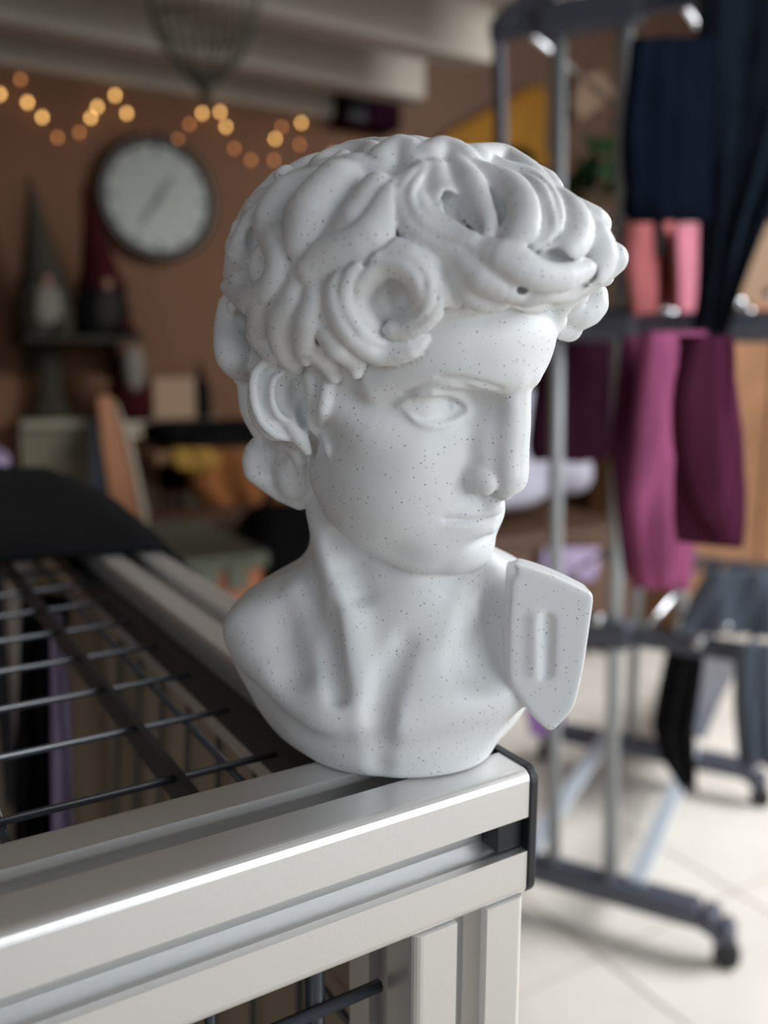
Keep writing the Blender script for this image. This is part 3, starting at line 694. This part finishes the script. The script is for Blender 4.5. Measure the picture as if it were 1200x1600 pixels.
# ================================================================ drying rack and laundry
Ld = Vector((.86, .51, 0)).normalized(); Fd = Vector((.51, -.86, 0)).normalized(); C1 = Vector((.985, .955, 0)); C2 = C1+Ld*.64
Up = Vector((0, 0, 1))
rk = thing('drying_rack', 'tall wheeled drying rack with silver poles, dark grey plastic arms and feet', 'drying rack')
lean = {0: Vector((-.045, .022, 0)), 1: Vector((0, 0, 0))}
def RP(C, s, z, e): return C+Fd*s+Up*z+lean[e]*(z/1.62)
for e, C in enumerate((C1, C2)):
    bm = bmesh.new()
    P = [(-.27, .058), (-.235, .088), (.215, .088), (.245, .078), (.262, .055)]
    for i in range(len(P)-1): slab(C+Fd*P[i][0]+Up*P[i][1], C+Fd*P[i+1][0]+Up*P[i+1][1], .052, .042, bm=bm)
    f = obj('foot', bm, M['greyp'], rk, bevel=.008)
    for s in (-.27, .262):
        w = C+Fd*s; obj('wheel', tube([w-Ld*.011+Up*.0235, w+Ld*.011+Up*.0235], .0235, 20), M['black'], f)
        obj('fork', slab(w+Up*.02, w+Up*.055, .03, .018, up=Ld), M['greyp'], f)
    for s in (-.052, .056): obj('pole', tube([RP(C, s, .1, e), RP(C, s, 1.62, e)], .0125, 14), M['silver'], rk, smooth=True)
    for z, a, b in ((1.60, -.17, .34), (1.115, -.10, .36), (.58, -.14, .36)):
        A = obj('arm', slab(RP(C, a, z, e), RP(C, b, z, e), .022, .034), M['greyp'], rk, bevel=.006)
        obj('joint', slab(RP(C, -.085, z, e), RP(C, .085, z, e), .045, .052), M['greyp'], rk, bevel=.01)
    if e == 0:
        obj('arm', slab(RP(C, -.155, 1.60, e), RP(C, -.15, 1.29, e), .02, .022, up=Ld), M['greyp'], rk, bevel=.005)
        pts = [RP(C, -.05+.10*math.cos(t)*0+x, 1.60+z, e) for x, z in ((-.115, -.02), (-.09, .05), (-.04, .1), (.03, .14), (.1, .15))] if False else [RP(C, x, 1.60+z, e) for x, z in ((-.155, 0), (-.12, .03), (-.05, .055), (.0, .09), (.03, .16))]
        bm = bmesh.new()
        for i in range(4): slab(pts[i], pts[i+1], .03, .03, bm=bm)
        obj('top_handle', bm, M['greyp'], rk, bevel=.006)
for z, ss in ((1.60, (-.14, .12, .17, .22, .27, .32)), (1.115, (.12, .18, .24, .30, .34)), (.58, (-.12, .11, .16, .22, .28, .34))):
    for s in ss: obj('rod', tube([RP(C1, s, z+.021, 0), RP(C2, s, z+.021, 1)], .0052, 10), M['chrome'], rk, smooth=True)
for s in (-.105, .10): obj('brace_bar', slab(C1+Fd*s+Up*.112, C2+Fd*s+Up*.112, .034, .014), M['brace'], rk, bevel=.003)
for s in (-.062, .058):
    for z in (1.30,): pass
obj('rod', tube([RP(C1, -.062, 1.30, 0), RP(C1, .058, 1.275, 0)], .008, 10), M['chrome'], rk, smooth=True)
for z, s in ((.61, .03), (.64, .0), (.595, .20), (.61, -.07), (1.64, .05), (1.63, -.03)):
    obj('knob', tube([RP(C1, s, z, 0)-Ld*.03, RP(C1, s, z, 0)-Ld*.012], .011, 14), M['chrome'], rk, smooth=True)
for z, s in ((1.145, .235), (1.155, .285), (.63, .17), (.63, .24)):     # short chrome bars added for the bright glints on the rods
    obj('glint_bar', tube([RP(C1, s, z, 0)-Ld*.035, RP(C1, s+.012, z-.004, 0)+Ld*.03], .0085, 12), M['chrome'], rk, smooth=True)
dl = (Ld.x, Ld.y, 0)
def G(s): return tuple(C1+Fd*s)
hang('navy_coat', 'long navy coat hanging from the top of the rack, nearest the right edge', 'coat', [(-60, 1098, 1340), (60, 1093, 1330), (200, 1096, 1290), (340, 1098, 1205), (430, 1094, 1165), (524, 1084, 1130)], tuple(C1+Fd*.24-Ld*.05), (.84, -.54, 0), M['navy'], 3, .014, .014, 1)
hang('navy_shirt', 'dark navy shirt hanging beside the silver pole, shorter than the coat', 'shirt', [(60, 990, 1105), (150, 988, 1105), (330, 990, 1100), (345, 1005, 1095)], G(.16), dl, M['navy2'], 3, .01, .012, 2)
hang('salmon_towel', 'salmon towel hanging just right of the silver pole', 'towel', [(320, 984, 1052), (420, 983, 1052), (495, 984, 1050)], G(.06), dl, M['salmon'], 3, .008, .008, 5)
hang('pink_towel', 'narrow pink towel hanging between the salmon towel and the navy coat', 'towel', [(350, 1054, 1098), (430, 1056, 1095), (497, 1058, 1092)], G(.10), dl, M['pink'], 2, .006, .006, 6)
hang('dark_strap', 'thin dark strap hanging in front of the salmon towel', 'strap', [(320, 1024, 1038), (400, 1026, 1036)], G(.14), dl, M['blackcloth'], 1, .002, .003, 7)
hang('plum_dress', 'bright plum garment hanging from the middle tier', 'garment', [(518, 1015, 1098), (600, 1012, 1092), (690, 1010, 1082), (780, 1000, 1072), (860, 1005, 1062), (918, 1012, 1050)], G(.20), dl, M['magenta'], 3, .012, .012, 8)
hang('dark_plum_shirt', 'dark plum shirt hanging left of the bright plum garment', 'shirt', [(525, 975, 1022), (700, 970, 1012), (900, 985, 1010)], G(.12), dl, M['plum'], 2, .01, .01, 9)
hang('dark_plum_sleeve_shirt', 'dark plum shirt with a long sleeve hanging right of the bright plum garment', 'shirt', [(525, 1085, 1118), (600, 1082, 1130), (720, 1088, 1130), (800, 1092, 1132), (850, 1108, 1120)], G(.30), dl, M['plum'], 2, .01, .01, 10)
hang('peach_cloth', 'narrow peach cloth glimpsed between the plum garments', 'cloth', [(690, 1068, 1092), (790, 1066, 1090)], G(.02), dl, M['pink'], 1, .004, .004, 11)
hang('maroon_sweater', 'dark maroon sweater hanging behind the silver poles', 'sweater', [(515, 850, 975), (620, 846, 970), (700, 835, 965), (720, 840, 950)], tuple(C2-Fd*.12), dl, M['maroon'], 3, .012, .012, 12)
hang('slate_cloth', 'slate grey cloth lying over the lowest tier at the right edge', 'cloth', [(893, 1105, 1230), (940, 1080, 1240), (990, 1062, 1245)], tuple(C1+Fd*.22-Ld*.03), (.84, -.54, 0), M['greycloth'], 2, .008, .010, 13)
hang('slate_towel', 'slate grey towel hanging below the lowest arm at the right edge', 'towel', [(1005, 1150, 1215), (1100, 1150, 1215), (1195, 1155, 1212)], tuple(C1+Fd*.30-Ld*.06), (.84, -.54, 0), M['greycloth'], 2, .008, .008, 14)
hang('black_leggings', 'black leggings hanging from the lowest tier above the pale floor', 'leggings', [(1000, 1045, 1100), (1080, 1030, 1092), (1140, 1022, 1085), (1190, 1035, 1088), (1232, 1062, 1086)], tuple(C1+Fd*.14+Ld*.05), (.84, -.54, 0), M['blackcloth'], 2, .01, .012, 15)
hang('grey_black_sock_cloth', 'charcoal cloth hanging beside the black leggings', 'cloth', [(1005, 1090, 1148), (1060, 1090, 1145), (1110, 1085, 1118), (1150, 1080, 1098)], G(.12), dl, M['greyp'], 2, .008, .008, 16)
# ================================================================ right of the bust, behind the rack
ch = thing('wooden_chest', 'low dark brown wooden chest behind the rack with white laundry on it', 'chest')
cx0, cx1, cy0, cy1 = 1.35, 2.25, 2.02, 2.50
obj('body', box((cx0, cy0, .07), (cx1, cy1, .46)), M['darkwood'], ch, bevel=.008); obj('lid', box((cx0-.015, cy0-.015, .46), (cx1+.015, cy1+.01, .49)), M['darkwood'], ch, bevel=.006)
for x in (cx0+.02, cx1-.08):
    for y in (cy0+.02, cy1-.08): obj('leg', box((x, y, 0), (x+.06, y+.06, .07)), M['darkwood'], ch)
o = lump('white_laundry', M['white'], (1.34, 2.04, .491), (2.24, 2.46, 1.0), 3, .3, pw=.6); tag(o, 'heap of white laundry piled on the brown chest', 'laundry')
hang('purple_scarf', 'purple scarf hanging over the front of the brown chest', 'scarf', [(856, 850, 935), (885, 845, 938), (905, 870, 930)], (1.6, 1.99, 0), (1, 0, 0), M['lav'], 3, .006, .006, 18)
hang('purple_cloth', 'purple cloth hanging lowest beside the strap of the bust', 'cloth', [(1060, 830, 885), (1120, 822, 880), (1150, 826, 868)], (1.3, 1.45, 0), (1, 0, 0), M['purple'], 3, .006, .006, 19)
wdb = thing('wardrobe', 'tall warm brown wooden wardrobe at the right edge behind the rack', 'wardrobe')
x0, x1, y0, y1, zt = 2.50, 3.75, 1.98, 2.5, 1.24
obj('carcass', box((x0, y0+.02, .06), (x1, y1, zt)), M['wood'], wdb); obj('plinth', box((x0+.02, y0+.04, 0), (x1-.02, y1, .06)), M['darkwood'], wdb); obj('top_board', box((x0-.02, y0-.01, zt), (x1+.02, y1, zt+.03)), M['orangewood'], wdb, bevel=.005)
for k in range(3):
    d = obj('door', box((x0+.01+.415*k, y0, .08), (x0+.405+.415*k, y0+.02, zt-.02)), M['wood'], wdb, bevel=.004)
    obj('handle', tube([(x0+.05+.415*k, y0-.015, .75), (x0+.05+.415*k, y0-.015, .9)], .006, 8), M['silver'], d)
tag(obj('cream_board', box((2.62, 2.2, zt+.03), (3.4, 2.24, 1.62)), M['card'], bevel=.004), 'beige board standing on the wardrobe top right of the navy coat', 'board')
# leafy plant on a tall stand with a card propped beside it, seen between the silver poles
pt = thing('potted_plant', 'dark green leafy plant in a pot between the two silver poles', 'plant')
pc = yp(932, 335, 2.8)-Vector((0, 0, .14)); pz = pc.z; 
obj('pot', lathe([(.07, 0), (.09, .05), (.10, .13), (.105, .14), (.095, .14)], pc, 20), M['darkwood'], pt, smooth=True)
rg = random.Random(9)
for k in range(46):
    a = rg.uniform(0, 6.28); e = rg.uniform(.3, 1.35); ln = rg.uniform(.10, .28); d = Vector((math.cos(a)*math.cos(e), math.sin(a)*math.cos(e)*.6, math.sin(e))); base = pc+Up*.14; tip = base+d*ln
    if k < 10: obj('stem', tube([base, base+d*ln*.5, tip], .004, 6), M['stem'], pt)
    w = .035+.02*rg.random(); sd = d.cross(Up).normalized(); nn = d.cross(sd); t2 = tip+d*.12-Up*.03
    bm = bmesh.new(); m_ = [bm.verts.new(tip+(t2-tip)*t+sd*w*s*math.sin(math.pi*min(.96, t+.08))+nn*.012*abs(s)) for t in (0, .3, .6, 1) for s in (-1, 0, 1)]
    for i in range(3):
        for j in range(2): bm.faces.new((m_[i*3+j], m_[i*3+j+1], m_[i*3+j+4], m_[i*3+j+3]))
    bmesh.ops.solidify(bm, geom=bm.faces[:], thickness=.0015); obj('leaf', bm, M['leaf'], pt, smooth=True)
ps = thing('plant_stand', 'dark wooden stand carrying the leafy plant behind the rack', 'stand')
obj('top', box((pc.x-.2, 2.62, pz-.03), (pc.x+.2, 2.98, pz)), M['darkwood'], ps)
for x in (pc.x-.19, pc.x+.16):
    for y in (2.63, 2.94): obj('leg', box((x, y, 0), (x+.03, y+.03, pz-.03)), M['darkwood'], ps)
hc = thing('hanging_card', 'beige card hanging on a cord above the leafy plant', 'card')
obj('card', prism([(905, 118), (942, 112), (962, 148), (905, 190), (895, 160)], lambda a, b: yp(a, b, 3.30), lambda a, b: yp(a, b, 3.33)), M['card'], hc)
q = yp(925, 116, 3.315); obj('cord', tube([q, (q.x, q.y, 2.999)], .003, 6), M['black'], hc)
hang('ochre_drape', 'ochre yellow cloth slung on the wall behind the top of the bust', 'cloth', [(135, 828, 852), (165, 770, 856), (205, 700, 858), (238, 690, 858), (262, 700, 866)], (2.5, 3.38, 0), (1, 0, 0), M['ochre'], 3, .03, .012, 21)
zl = yp(700, 262, 3.2).z; l0, l1 = yp(650, 262, 3.2), yp(880, 262, 3.2)
ls = thing('picture_ledge', 'dark wooden ledge on the wall hidden behind the crown of the bust', 'shelf'); obj('board', box((l0.x, 3.12, zl-.03), (l1.x, 3.449, zl)), M['darkwood'], ls)
for x in (l0.x+.1, l1.x-.1): obj('bracket', prism([(3.2, zl-.03), (3.449, zl-.03), (3.449, zl-.2)], lambda a, b: Vector((x-.01, a, b)), lambda a, b: Vector((x+.01, a, b))), M['darkwood'], ls)
a, b = yp(690, 262, 3.2), yp(730, 226, 3.2); tag(lump('dark_plush', M['blackcloth'], (a.x, 3.15, zl), (b.x, 3.3, b.z), 4, .3), 'dark plush shape showing just behind the crown of the bust', 'plush')
a, b = yp(785, 262, 3.2), yp(838, 230, 3.2); tag(lump('dark_cushion', M['blackcloth'], (a.x, 3.15, zl), (b.x, 3.3, b.z), 5, .3), 'dark cushion showing against the ochre cloth', 'cushion')
bx = thing('loudspeaker', 'small dark box speaker fixed to the wall under the beam ends', 'speaker')
a, b = yp(540, 190, 3.3), yp(628, 150, 3.3); obj('cabinet', box((a.x, 3.3, a.z), (b.x, 3.449, b.z)), M['maroon'], bx, bevel=.01); obj('grille', box((a.x+.012, 3.29, a.z+.012), (a.x+.10, 3.3, b.z-.012)), M['black'], bx)
# ================================================================ left background
ck = thing('wall_clock', 'round wall clock with pale dial and dark rim on the terracotta wall', 'clock')
cc = yp(247, 310, 3.40)
def disc(name, r, y0, y1, m, par, seg=48): return obj(name, tube([(cc.x, y0, cc.z), (cc.x, y1, cc.z)], r, seg), m, par)
obj('rim', tube([(cc.x+.222*math.cos(2*math.pi*k/48), 3.405, cc.z+.222*math.sin(2*math.pi*k/48)) for k in range(48)], .023, 12, closed=True), M['clockrim'], ck, smooth=True)
disc('back_case', .215, 3.41, 3.449, M['clockrim'], ck); disc('dial', .212, 3.400, 3.41, M['clockface'], ck)
for k in range(12):
    a = math.pi/6*k; d = Vector((math.sin(a), 0, math.cos(a))); obj('hour_mark', slab(Vector((cc.x, 3.398, cc.z))+d*.165, Vector((cc.x, 3.398, cc.z))+d*.195, .004, .012 if k % 3 else .018, up=d.cross(Vector((0, 1, 0)))), M['hand'], ck)
for a, l, w in ((math.radians(215), .12, .016), (math.radians(35), .10, .014)):
    d = Vector((math.sin(a), 0, math.cos(a))); obj('hand', slab(Vector((cc.x, 3.394, cc.z))-d*.02, Vector((cc.x, 3.394, cc.z))+d*l, .004, w, up=d.cross(Vector((0, 1, 0)))), M['hand'], ck)
disc('hub', .012, 3.388, 3.396, M['hand'], ck, 16)
# shelf with two gnomes
sh = thing('wall_shelf', 'small dark wall shelf carrying the two gnome figures', 'shelf')
s0, s1 = yp(28, 524, 3.25), yp(212, 524, 3.25)
obj('board', box((s0.x, 3.13, s0.z-.022), (s1.x, 3.449, s0.z)), M['greyfelt'], sh, bevel=.003)
for x in (s0.x+.05, s1.x-.05): obj('bracket', prism([(3.20, s0.z-.022), (3.449, s0.z-.022), (3.449, s0.z-.16)], lambda a, b: Vector((x-.008, a, b)), lambda a, b: Vector((x+.008, a, b))), M['greyfelt'], sh)
def gnome(name, label, px, tip, base, w, hatm, bodym, beardm, tilt):
    g = thing(name, label, 'gnome', group=None); c = yp(px, base, 3.24); c.z = s0.z; top = yp(px+tilt, tip, 3.24).z-c.z; R = w
    hb = top*.42
    obj('body', lathe([(R*.9, 0), (R*1.02, .03), (R, top*.18), (R*.82, top*.34), (R*.6, hb)], c, 24, sy=.8), bodym, g, smooth=True)
    dx = tilt*.0022
    P = [(c+Vector((dx*(t**1.4), 0, hb*.78+(top-hb*.78)*t))) for t in (0, .2, .4, .6, .8, 1)]; obj('hat', tube(P, [R*.86, R*.66, R*.5, R*.34, R*.2, .006], 20), hatm, g, smooth=True)
    obj('brim', tube([c+Vector((R*.84*math.cos(2*math.pi*k/24), R*.84*math.sin(2*math.pi*k/24), hb*.80)) for k in range(24)], .012, 8, closed=True), hatm, g, smooth=True)
    o = lump('beard', beardm, c+Vector((-R*.62, -R*.95, .01)), c+Vector((R*.62, -R*.3, hb*.92)), 7, .25, g, .8, 24)
    o = lump('nose', M['nose'], c+Vector((-.018, -R*1.02, hb*.74)), c+Vector((.018, -R*.72, hb*.74+.038)), 1, .02, g, 1, 16)
    for s in (-1, 1): lump('shoe', bodym, c+Vector((s*R*.45-.035, -R*1.15, .0005)), c+Vector((s*R*.45+.035, -R*.4, .035)), 2, .05, g, .8, 16)
gnome('grey_gnome', 'gnome with a tall grey pointed hat and pale beard, left on the wall shelf', 72, 280, 520, .095, M['greyfelt'], M['greyfelt'], M['beard'], -12)
gnome('red_gnome', 'gnome with a dark red pointed hat and charcoal beard, beside the clock', 162, 290, 520, .10, M['redfelt'], M['blackcloth'], M['dbeard'], -22)
# radiator with what stands on it
rd = thing('radiator', 'cream column radiator under the gnome shelf on the back wall', 'radiator')
a, b = yp(30, 657, 3.33), yp(140, 657, 3.33)
n = 10
for k in range(n):
    x = a.x+(b.x-a.x)*(k+.5)/n
    obj('column', tube([(x, 3.36, .14), (x, 3.36, a.z-.03)], .0105, 10), M['radiator'], rd, smooth=True)
obj('header', box((a.x, 3.32, a.z-.035), (b.x, 3.40, a.z)), M['radiator'], rd, bevel=.01); obj('header', box((a.x, 3.32, .10), (b.x, 3.40, .14)), M['radiator'], rd, bevel=.01)
for x in (a.x+.03, b.x-.03): obj('foot', box((x-.012, 3.34, 0), (x+.012, 3.38, .10)), M['radiator'], rd); obj('wall_bracket', box((x-.012, 3.40, a.z-.1), (x+.012, 3.449, a.z-.07)), M['radiator'], rd)
lt = yp(82, 655, 3.36); lt.z = a.z
zz = s0.z-.024-lt.z
tag(obj('pillar_candlestick', lathe([(.075, 0), (.08, .02), (.05, .05), (.045, .1), (.034, .13), (.034, zz-.1), (.05, zz-.05), (.03, zz-.02)], lt+Vector((0, 0, .0005)), 20, sy=.45), M['greyfelt'], smooth=True), 'grey turned candlestick standing on the cream radiator', 'candlestick')
# cream cabinet with figurine, box and bottle
cb = thing('cream_cabinet', 'low cream cabinet against the back wall right of the radiator', 'cabinet')
a, b = yp(175, 657, 3.2), yp(338, 657, 3.2); cz = a.z
obj('body', box((a.x, 3.10, .06), (b.x, 3.43, cz-.025)), M['cream'], cb); obj('top', box((a.x-.015, 3.08, cz-.025), (b.x+.015, 3.44, cz)), M['cream'], cb, bevel=.004); obj('plinth', box((a.x+.02, 3.13, 0), (b.x-.02, 3.42, .06)), M['darkwood'], cb)
for k in range(2):
    w = (b.x-a.x)/2; d = obj('door', box((a.x+w*k+.008, 3.085, .08), (a.x+w*(k+1)-.008, 3.10, cz-.04)), M['cream'], cb, bevel=.003); obj('knob', lathe([(.004, -.012), (.012, -.006), (.012, .006), (.004, .012)], (a.x+w+(.03 if k else -.03), 3.07, cz-.2), 12), M['darkwood'], d)
fg = thing('santa_figure', 'dark red figure with a white beard standing on the cream cabinet', 'figurine'); c = yp(205, 655, 3.2); c.z = cz
obj('coat', lathe([(.075, .001), (.085, .05), (.075, .13), (.05, .2), (.045, .23)], c, 20), M['redfelt'], fg, smooth=True); obj('head', lathe([(.02, .22), (.045, .25), (.045, .29), (.02, .31)], c, 16), M['nose'], fg, smooth=True)
lump('beard', M['beard'], c+Vector((-.045, -.10, .10)), c+Vector((.045, -.035, .28)), 3, .15, fg, .8, 20); obj('hat', tube([c+Vector((0, 0, .29)), c+Vector((-.01, 0, .36)), c+Vector((-.035, 0, .42))], [.052, .03, .008], 16), M['redfelt'], fg, smooth=True)
a, b = yp(238, 656, 3.2), yp(302, 590, 3.2); tag(obj('beige_box', box((a.x, 3.18, cz+.0005), (b.x, 3.32, b.z)), M['card'], bevel=.006), 'plain beige box standing on the cream cabinet', 'box')
c = yp(316, 655, 3.2); c.z = cz; bt = thing('dark_bottle', 'dark bottle standing at the right end of the cream cabinet', 'bottle'); obj('body', lathe([(.035, .0005), (.037, .02), (.037, .12), (.014, .16), (.013, .2)], c, 20), M['blackcloth'], bt, smooth=True); obj('stopper', lathe([(.016, .2), (.016, .22)], c, 12), M['darkwood'], bt)
# leaning ironing board: orange cover, cream edge, steel legs
lb = thing('leaning_board', 'orange wooden board with a cream edge leaning behind the black cloth', 'board')
poly = [(152, 622), (166, 616), (180, 626), (200, 690), (222, 800), (246, 1000), (192, 1000), (175, 800), (160, 700)]
bm = prism([(x, y) for x, y in poly], lambda a, b: yp(a, b, 1.92), lambda a, b: yp(a, b, 1.945)); obj('face', bm, M['orangewood'], lb, bevel=.003)
poly = [(180, 628), (184, 632), (206, 690), (230, 800), (256, 1000), (246, 1000), (222, 800), (200, 690)]
obj('edge_strip', prism(poly, lambda a, b: yp(a, b, 1.915), lambda a, b: yp(a, b, 1.95)), M['cream'], lb)
zb = yp(220, 1000, 1.93).z
for px in (203, 238): p = yp(px, 995, 1.9325); obj('leg', box((p.x-.012, 1.92, 0), (p.x+.012, 1.945, p.z)), M['darkwood'], lb)
obj('pale_side', prism([(142, 655), (166, 650), (170, 1000), (140, 1000)], lambda a, b: yp(a, b, 1.955), lambda a, b: yp(a, b, 1.97)), M['greycloth'], lb)
# table with bag and blanket, crate in front
wt = thing('wooden_table', 'brown wooden side table behind the shoulder of the bust', 'table'); X0, X1, Y0, Y1, ZT = .62, 1.32, 2.35, 2.95, .79
obj('top', box((X0, Y0, ZT-.035), (X1, Y1, ZT)), M['wood'], wt, bevel=.004); obj('apron', box((X0+.04, Y0+.04, ZT-.12), (X1-.04, Y1-.04, ZT-.035)), M['darkwood'], wt)
for x in (X0+.04, X1-.1):
    for y in (Y0+.04, Y1-.1): obj('leg', box((x, y, 0), (x+.06, y+.06, ZT-.035)), M['darkwood'], wt)
bg_ = thing('black_bag', 'flat black bag lying on the brown side table', 'bag'); lump('body', M['blackcloth'], (.66, 2.40, ZT+.0005), (1.16, 2.74, ZT+.075), 6, .06, bg_, .35); obj('strap', tube([(.75, 2.40, ZT+.04), (.78, 2.375, ZT+.07), (.95, 2.375, ZT+.075), (.98, 2.40, ZT+.04)], .008, 8), M['blackcloth'], bg_, smooth=True)
hang('rust_blanket', 'rust brown blanket hanging over the front of the side table', 'blanket', [(704, 290, 500), (760, 300, 510), (812, 330, 512), (845, 400, 515)], (1, 2.30, 0), (1, 0, 0), M['rust'], 4, .018, .014, 32)
hang('mustard_cloth', 'mustard cloth edge under the black bag on the side table', 'cloth', [(700, 268, 330), (722, 266, 350), (735, 280, 330)], (1, 2.26, 0), (1, 0, 0), M['gold'], 2, .006, .006, 33)
cr = thing('storage_crate', 'orange storage crate with a sage green lid behind the aluminium rail', 'crate'); p = yp(268, 888, 1.45); q = yp(422, 888, 1.45); z1 = p.z
obj('body', box((p.x+.01, 1.46, z1-.26), (q.x-.01, 1.86, z1-.02)), M['orange'], cr, bevel=.01); obj('lid', box((p.x, 1.45, z1-.022), (q.x, 1.87, z1+.012)), M['sage'], cr, bevel=.006)
for x in (p.x+.05, q.x-.09): obj('latch', box((x, 1.443, z1-.06), (x+.04, 1.452, z1-.005)), M['sage'], cr)
st = thing('low_stool', 'dark wooden stool carrying the orange storage crate', 'stool'); obj('seat', box((p.x-.01, 1.44, z1-.30), (q.x+.01, 1.88, z1-.2605)), M['darkwood'], st)
for x in (p.x+.0, q.x-.04):
    for y in (1.46, 1.82): obj('leg', box((x, y, 0), (x+.04, y+.04, z1-.30)), M['darkwood'], st)
rs = thing('rucksack', 'black rucksack standing right of the orange crate behind the neck of the bust', 'rucksack'); a, b = yp(405, 940, 1.75), yp(520, 800, 1.75)
lump('body', M['blackcloth'], (a.x-.0, 1.75, .0), (b.x+.06, 2.05, b.z+.02), 8, .1, rs, .5); lump('pocket', M['navy'], (a.x+.03, 1.68, .15), (b.x, 1.78, b.z-.18), 9, .08, rs, .5); obj('handle', tube([(a.x+.08, 1.9, b.z), (a.x+.1, 1.9, b.z+.05), (a.x+.16, 1.9, b.z+.05), (a.x+.18, 1.9, b.z)], .008, 8), M['blackcloth'], rs, smooth=True)
dc = thing('dark_cupboard', 'dark low cupboard standing behind the orange crate', 'cupboard'); obj('body', box((.50, 2.08, .05), (1.0, 2.24, .62)), M['darkwood'], dc); obj('top', box((.49, 2.07, .62), (1.01, 2.25, .64)), M['darkwood'], dc, bevel=.003); obj('plinth', box((.52, 2.1, 0), (.98, 2.22, .05)), M['black'], dc)
for k in range(2): d = obj('door', box((.505+.25*k, 2.066, .07), (.745+.25*k, 2.08, .60)), M['darkwood'], dc, bevel=.003); obj('knob', lathe([(.004, -.01), (.01, 0), (.004, .01)], (.72+.05*k, 2.055, .4), 10), M['silver'], d)
o = lump('lavender_laundry', M['lav'], Vector(yp(-60, 790, 1.2)), Vector(yp(38, 698, 1.2))+Vector((0, .25, 0)), 5, .25, pw=.8); tag(o, 'lavender laundry heap at the left edge beyond the black cloth', 'laundry')
lbz = yp(-60, 790, 1.2).z
lk = thing('laundry_basket', 'tall dark laundry basket under the lavender heap', 'basket'); xa, xb = yp(-60, 790, 1.2).x, yp(38, 790, 1.2).x
obj('body', lathe([(.09, 0), (.115, .03), (.13, lbz-.03), (.135, lbz)], ((xa+xb)/2, 1.325, 0), 24), M['blackcloth'], lk, smooth=True)
# ================================================================ pendant lamp: open wire drop over a bulb holder
pd = thing('pendant_lamp', 'bronze wire pendant lamp shaped like a whisk hanging from the ceiling', 'pendant lamp'); pc = yp(322, 160, 1.75)
dep = (pc-Vector(CW)).length; mm = 1.06*1.75/1.89/1361*1.05
H = 2.30-pc.z
prof = [(.006, 0), (.012, .025), (.046, .06), (.085, .105), (.106, .15), (.118, .20), (.120, .27), (.10, .36), (.05, .43), (.012, .475)]
for k in range(24):
    a = 2*math.pi*k/24; obj('cage_wire', tube([pc+Vector((r*math.cos(a), r*math.sin(a), z)) for r, z in prof], .0023, 6), M['lampwire'], pd, smooth=True)
obj('finial', lathe([(.004, -.012), (.009, -.004), (.009, .05), (.004, .06)], pc, 12), M['lampwire'], pd, smooth=True)
for r, z in ((.1065, .15), (.120, .27)): obj('hoop', tube([pc+Vector((r*math.cos(2*math.pi*k/32), r*math.sin(2*math.pi*k/32), z)) for k in range(32)], .0028, 6, closed=True), M['lampwire'], pd, smooth=True)
obj('bulb_holder', lathe([(.012, .40), (.022, .42), (.022, .47), (.01, .49)], pc, 16), M['lampwire'], pd); obj('bulb', lathe([(.006, .25), (.03, .28), (.034, .32), (.02, .37), (.014, .405)], pc, 20), M['clockface'], pd, smooth=True)
obj('cord', tube([pc+Vector((0, 0, .48)), Vector((pc.x, pc.y, 2.2995))], .003, 8), M['black'], pd)
# ================================================================ string lights
sg = thing('string_lights', 'warm string of small lights swagged along the terracotta wall above the clock', 'string lights')
BL = [(0, 147, 1), (32, 124, 0), (43, 160, 1), (66, 183, 1), (90, 215, 0), (124, 207, 0), (142, 184, 1), (152, 167, 1), (180, 149, 1), (198, 177, 1), (226, 210, 0), (255, 220, 1), (278, 218, 0), (296, 194, 0), (316, 177, 1), (344, 175, 1), (353, 198, 1), (366, 232, 0), (392, 250, 0), (428, 250, 0), (430, 217, 1), (440, 198, 0), (471, 192, 1), (468, 226, 0), (491, 256, 0), (520, 238, 0)]
Pw = [yp(x, y, 3.42) for x, y, _ in BL]
for (x, y, on), p in zip(BL, Pw):
    obj('bulb', lathe([(.002, -.009), (.0058, -.005), (.0065, 0), (.0052, .006), (.002, .009)], p, 10), M['bulb'] if on else M['dimbulb'], sg, smooth=True)
obj('cord', tube([p+Vector((0, .006, .012)) for p in Pw], .0016, 6), M['bulbwire'], sg)
# ================================================================ the bust
me = make_bust_mesh(.44); print('bust verts', len(me.vertices))
bo = link('marble_bust', me, M['marble']); bo.location = (0, 0, T); tag(bo, 'pale speckled marble bust of a curly haired young man on the aluminium corner', 'bust')
